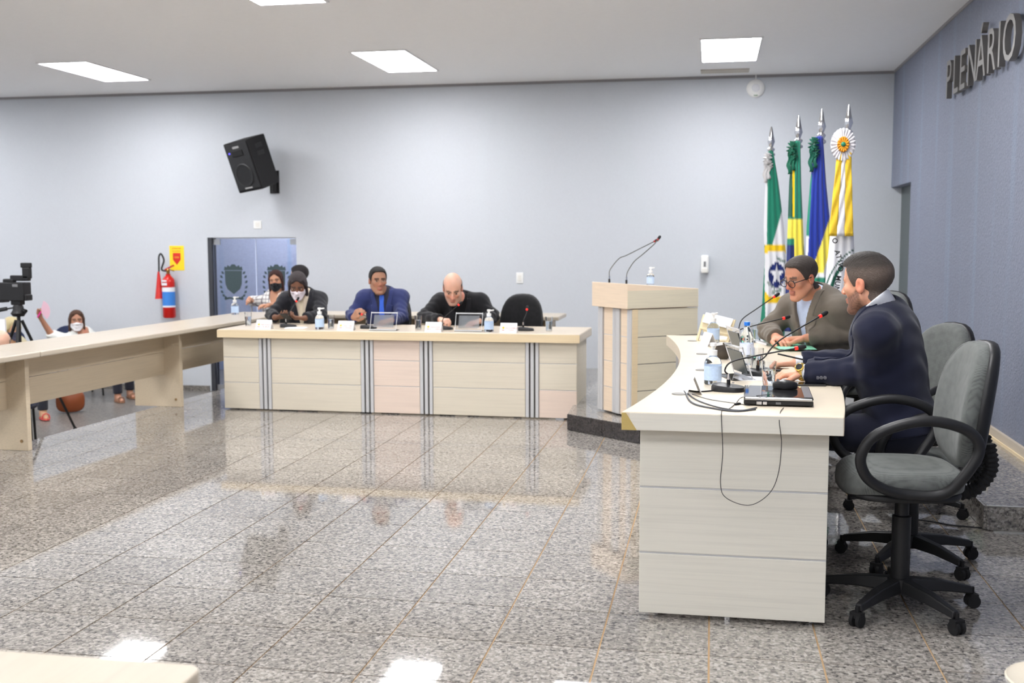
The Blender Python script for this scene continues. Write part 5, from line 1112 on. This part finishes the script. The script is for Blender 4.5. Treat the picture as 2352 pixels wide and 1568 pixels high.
def text4(e, X0, Yp, z0):
    ink = mat('black print', (24, 26, 30), .6)
    for c_, px, py, an in (('O', 1914, 557, 40), ('A', 1918, 581, 75), ('T', 1921, 591, 80), ('I', 1924, 600, 84), ('V', 1925, 608, 87), ('O', 1925, 617, 90), ('M', 1920, 638, 98), ('U', 1918, 650, 100), ('N', 1916, 662, 104)):
        w_ = ony(px, py, Yp-.085); a = math.radians(-an); text('lettering', c_, .052, .001, ink, frame((w_[0]-X0, -.092, w_[2]-z0), (math.cos(a), 0, math.sin(a)), (-math.sin(a), 0, math.cos(a)), (0, -1, 0)), e, bold=.0012)
    # award ribbon: rosette with two yellow edges
    yy = -.11; RW = fabric('white ribbon', (238, 236, 240), .6); RY = fabric('yellow ribbon', (246, 204, 60), .6); w0 = lambda px, py: (ony(px, py, Yp+yy)[0]-X0, yy, ony(px, py, Yp+yy)[2]-z0)
    for (a, b, c_, d), m_ in (((1923, 1935, 1903, 1922), RY), ((1935, 1942, 1922, 1940), RW), ((1942, 1955, 1940, 1960), RY)):
        G_ = []
        for q in np.linspace(0, 1, 24):
            G_.append([tuple(np.array(w0((a+(c_-a)*q)*(1-u)+(b+(d-b)*q)*u, 350+192*q))+[0, .006*math.sin(q*17+u*5), 0]) for u in np.linspace(0, 1, 6)])
        MB().grid(G_).build('ribbon_tail', m_, e, smooth='all').modifiers.new('thick', 'SOLIDIFY').thickness = .004
    c0 = np.array(w0(1936, 332)); 
    for R_, r_, m_, nm, dy, np_ in ((.088, .03, RW, 'rosette_ruffle', -.01, 24), (.042, .015, fabric('orange ribbon', (236, 160, 40), .6), 'rosette_petals', -.022, 14)):
        G_ = []
        for k in range(np_*6+1):
            a = 2*math.pi*k/(np_*6); G_.append([tuple(c0+[rr*math.cos(a)*(1+.02*math.cos(np_*a)), dy+.010*math.sin(np_*a)*(rr/R_), rr*math.sin(a)*1.34*(1+.02*math.cos(np_*a))]) for rr in np.linspace(r_*.3, R_, 6)])
        MB().grid(G_).build(nm, m_, e, smooth='all').modifiers.new('thick', 'SOLIDIFY').thickness = .004
    MB().lathe([(.017, 0), (.017, .006), (.01, .012), (0, .014)], tuple(c0+[0, -.028, 0]), 16, (0, -1, 0)).build('rosette_button', mat('green button', (40, 130, 96), .4), e)
flag('standing_flag', 'white flag with black lettering and a yellow and white rosette ribbon', (1950, 240), 8.4, [(400, 1936, 1950), (540, 1906, 1960), (640, 1896, 1964), (700, 1892, 1966), (780, 1890, 1966)], paint4, 3, amp=.014, extra=text4)
def bow(px, py, Yp, label, col, z0, par):
    """ruffled ribbon knot tied to the pole, with two short tails"""
    c0 = ony(px, py, Yp-.06)-np.array(par.location); m_ = fabric('bow %d %d %d' % col, col, .45)
    for dz, dx, R_, ax in ((.03, .0, .046, (-.85, -.5, .1)), (-.025, .012, .038, (-.7, -.7, -.2))):
        ax = unit(ax); a1 = unit(np.cross(ax, (0, 0, 1))); b1 = np.cross(a1, ax); G_ = []
        for k in range(10*6+1):
            a = 2*math.pi*k/60; G_.append([tuple(c0+[dx, 0, dz]+rr*(math.cos(a)*a1+1.15*math.sin(a)*b1)+ax*.022*math.sin(10*a)*rr/R_) for rr in np.linspace(.008, R_, 5)])
        MB().grid(G_).build('ribbon_bow', m_, par, smooth='all').modifiers.new('thick', 'SOLIDIFY').thickness = .004
    for q, L_ in ((-.016, .15), (.012, .12)):
        G_ = [[(c0[0]+q+u*.03+.008*math.sin(t*9), c0[1]-.012+.008*math.sin(t*6+u*3), c0[2]-.03-t*L_) for u in np.linspace(-.5, .5, 4)] for t in np.linspace(0, 1, 10)]
        MB().grid(G_).build('ribbon_tail', m_, par, smooth='all').modifiers.new('thick', 'SOLIDIFY').thickness = .003
fl_ = sorted([o for o in bpy.data.objects if o.name.startswith('standing_flag')], key=lambda o: o.location.x)
bow(1818, 348, 9.05, '', (20, 96, 72), ST, fl_[1]); bow(1868, 340, 8.63, '', (18, 88, 70), ST, fl_[2]); bow(1762, 372, 9.85, '', (208, 206, 206), ST, fl_[0])

# ================================================================== AUDIENCE SIDE
c0 = ony(40, 680, 9.3); e = empty('video_camera', tuple(c0)); 
def cb(name, px0, py0, px1, py1, t=.10, m_=None, bv=.01, par=None): a = ony(px0, py1, 9.3)-c0; b = ony(px1, py0, 9.3)-c0; return MB().box(a[0], b[0], -t/2, t/2, a[2], b[2]).build(name, m_ or BLK, par or e, bevel=bv)
cb('camera_body', 8, 648, 62, 690, .13); cb('battery_grip', -12, 668, 14, 694, .11); cb('top_handle', 26, 632, 68, 645, .05); cb('microphone_holder', 54, 614, 70, 640, .05); cb('light_bracket', 48, 603, 72, 615, .03); cb('viewfinder', 10, 640, 34, 649, .06); cb('lens_hood', 52, 676, 68, 690, .1)
cb('shoulder_mount', 30, 688, 52, 700, .08); cb('shine_panel', 38, 652, 50, 658, .134, GRY, .002)
tag(e, 'black video camera on a tripod at the left edge', 'video camera')
tz = ony(42, 712, 9.3); e = empty('camera_tripod', (tz[0], 9.3, ZA)); hz = tz[2]-ZA
MB().lathe([(.035, hz+.06), (.05, hz+.03), (.05, hz), (.07, hz-.03), (.05, hz-.06)], seg=16).build('head', BLK, e, smooth=True); MB().tube([(0, 0, hz-.05), (0, 0, .55)], .018, 10).build('centre_column', BLK, e); MB().tube([(.0, 0, hz+.03), (-.18, -.05, hz+.0)], .008, 8).build('pan_bar', BLK, e); MB().tube([(-.1, -.03, hz+.015), (-.19, -.055, hz-.002)], .02, 10).build('bar_grip', BLK, e)
MB().tube([(.05, 0, hz), (.09, -.01, hz-.01)], .018, 10).build('lock_knob', BLK, e)
for a in (-65, 60, 175):
    d = np.array([math.cos(math.radians(a)), math.sin(math.radians(a)), 0]); lg = MB().tube([d*.03+[0, 0, hz-.10], d*.52+[0, 0, .02]], [.016, .012], 8).build('leg', BLK, e); MB().lathe([(.02, 0), (.02, .02), (.012, .035)], tuple(d*.52), 10).build('rubber_foot', BLKM, lg)
tag(e, 'black tripod under the video camera, one foot seen below the side desk', 'tripod')
hnd = [p for p in wom2.hands[:1]][0]; e = empty('hand_fan', tuple(wom2.wr[0]+A3(.02, -.05, .05))); 
MB().tube([(-.02, 0, -.05), (.03, 0, .02)], .010, 8).build('handle', mat('pink plastic', (236, 70, 160), .4), e); MB().extr([(.02+.13*math.cos(a)*1., 0, .03+.13*math.sin(a)) for a in np.linspace(-.9, 1.2, 12)]+[(.02, 0, .02)], (0, .003, 0)).build('fan_leaf', mat('pale pink leaf', (226, 186, 202), .6), e)
tag(e, 'pink hand fan raised by the woman in white', 'fan')
def aud_seat(x, y, rz, lab):
    e = empty('audience_chair', (x, y, ZA), rz); NB = mat('dark blue upholstery', (42, 52, 84), .8)
    cushion(super_pts(.23, .22, 24), .07, lambda u, v, t: (u, v, .42+t)).build('seat', NB, e, smooth='all'); cushion(super_pts(.22, .2, 24), .05, lambda u, v, t: (u, -.22-t, .66+v)).build('backrest', NB, e, smooth='all')
    for a in (-1, 1):
        for b_ in (-1, 1): MB().tube([(a*.2, b_*.18, .39), (a*.21, b_*.2, 0)], .012, 8).build('leg', BLK, e)
        MB().tube([(a*.12, -.16, .39), (a*.12, -.26, .5)], .012, 8).build('back_support', BLK, e)
    return tag(e, lab, 'chair', 'dark blue audience chairs')
for s_, lab in ((wom2, 'dark blue chair under the woman in white'), (per3, 'dark blue chair under the fair-haired person'), (per4, 'dark blue chair at the left edge')): aud_seat(s_.pel[0]-s_.RB[1][0]*.06, s_.pel[1]-s_.RB[1][1]*.06, math.radians(s_.by-90), lab)
g = onz(163, 947, ZA); e = empty('handbag', (g[0], g[1], ZA), .5); cushion(super_pts(.15, .12, 24, 3), .14, lambda u, v, t: (u, t, .13+v)).build('bag_body', mat('brown leather', (136, 70, 36), .45), e, smooth='all'); MB().tube(curve_pts([(-.09, 0, .22), (-.07, 0, .36), (.07, 0, .36), (.09, 0, .22)], 8), .008, 8).build('strap', mat('dark strap', (50, 34, 28), .5), e); tag(e, 'brown leather handbag on the floor below the side desk', 'handbag')
g = ony(2, 750, 9.0); e = empty('cardboard_sign', (g[0]-.05, 9.0, g[2])); MB().box(-.12, .1, -.01, .01, -.07, .07).build('board', PAP, e); MB().tube([(0, 0, -.07), (0, 0, -(g[2]-ZA))], .012, 8).build('post', BLK, e); tag(e, 'white board on a post at the very left edge', 'board')
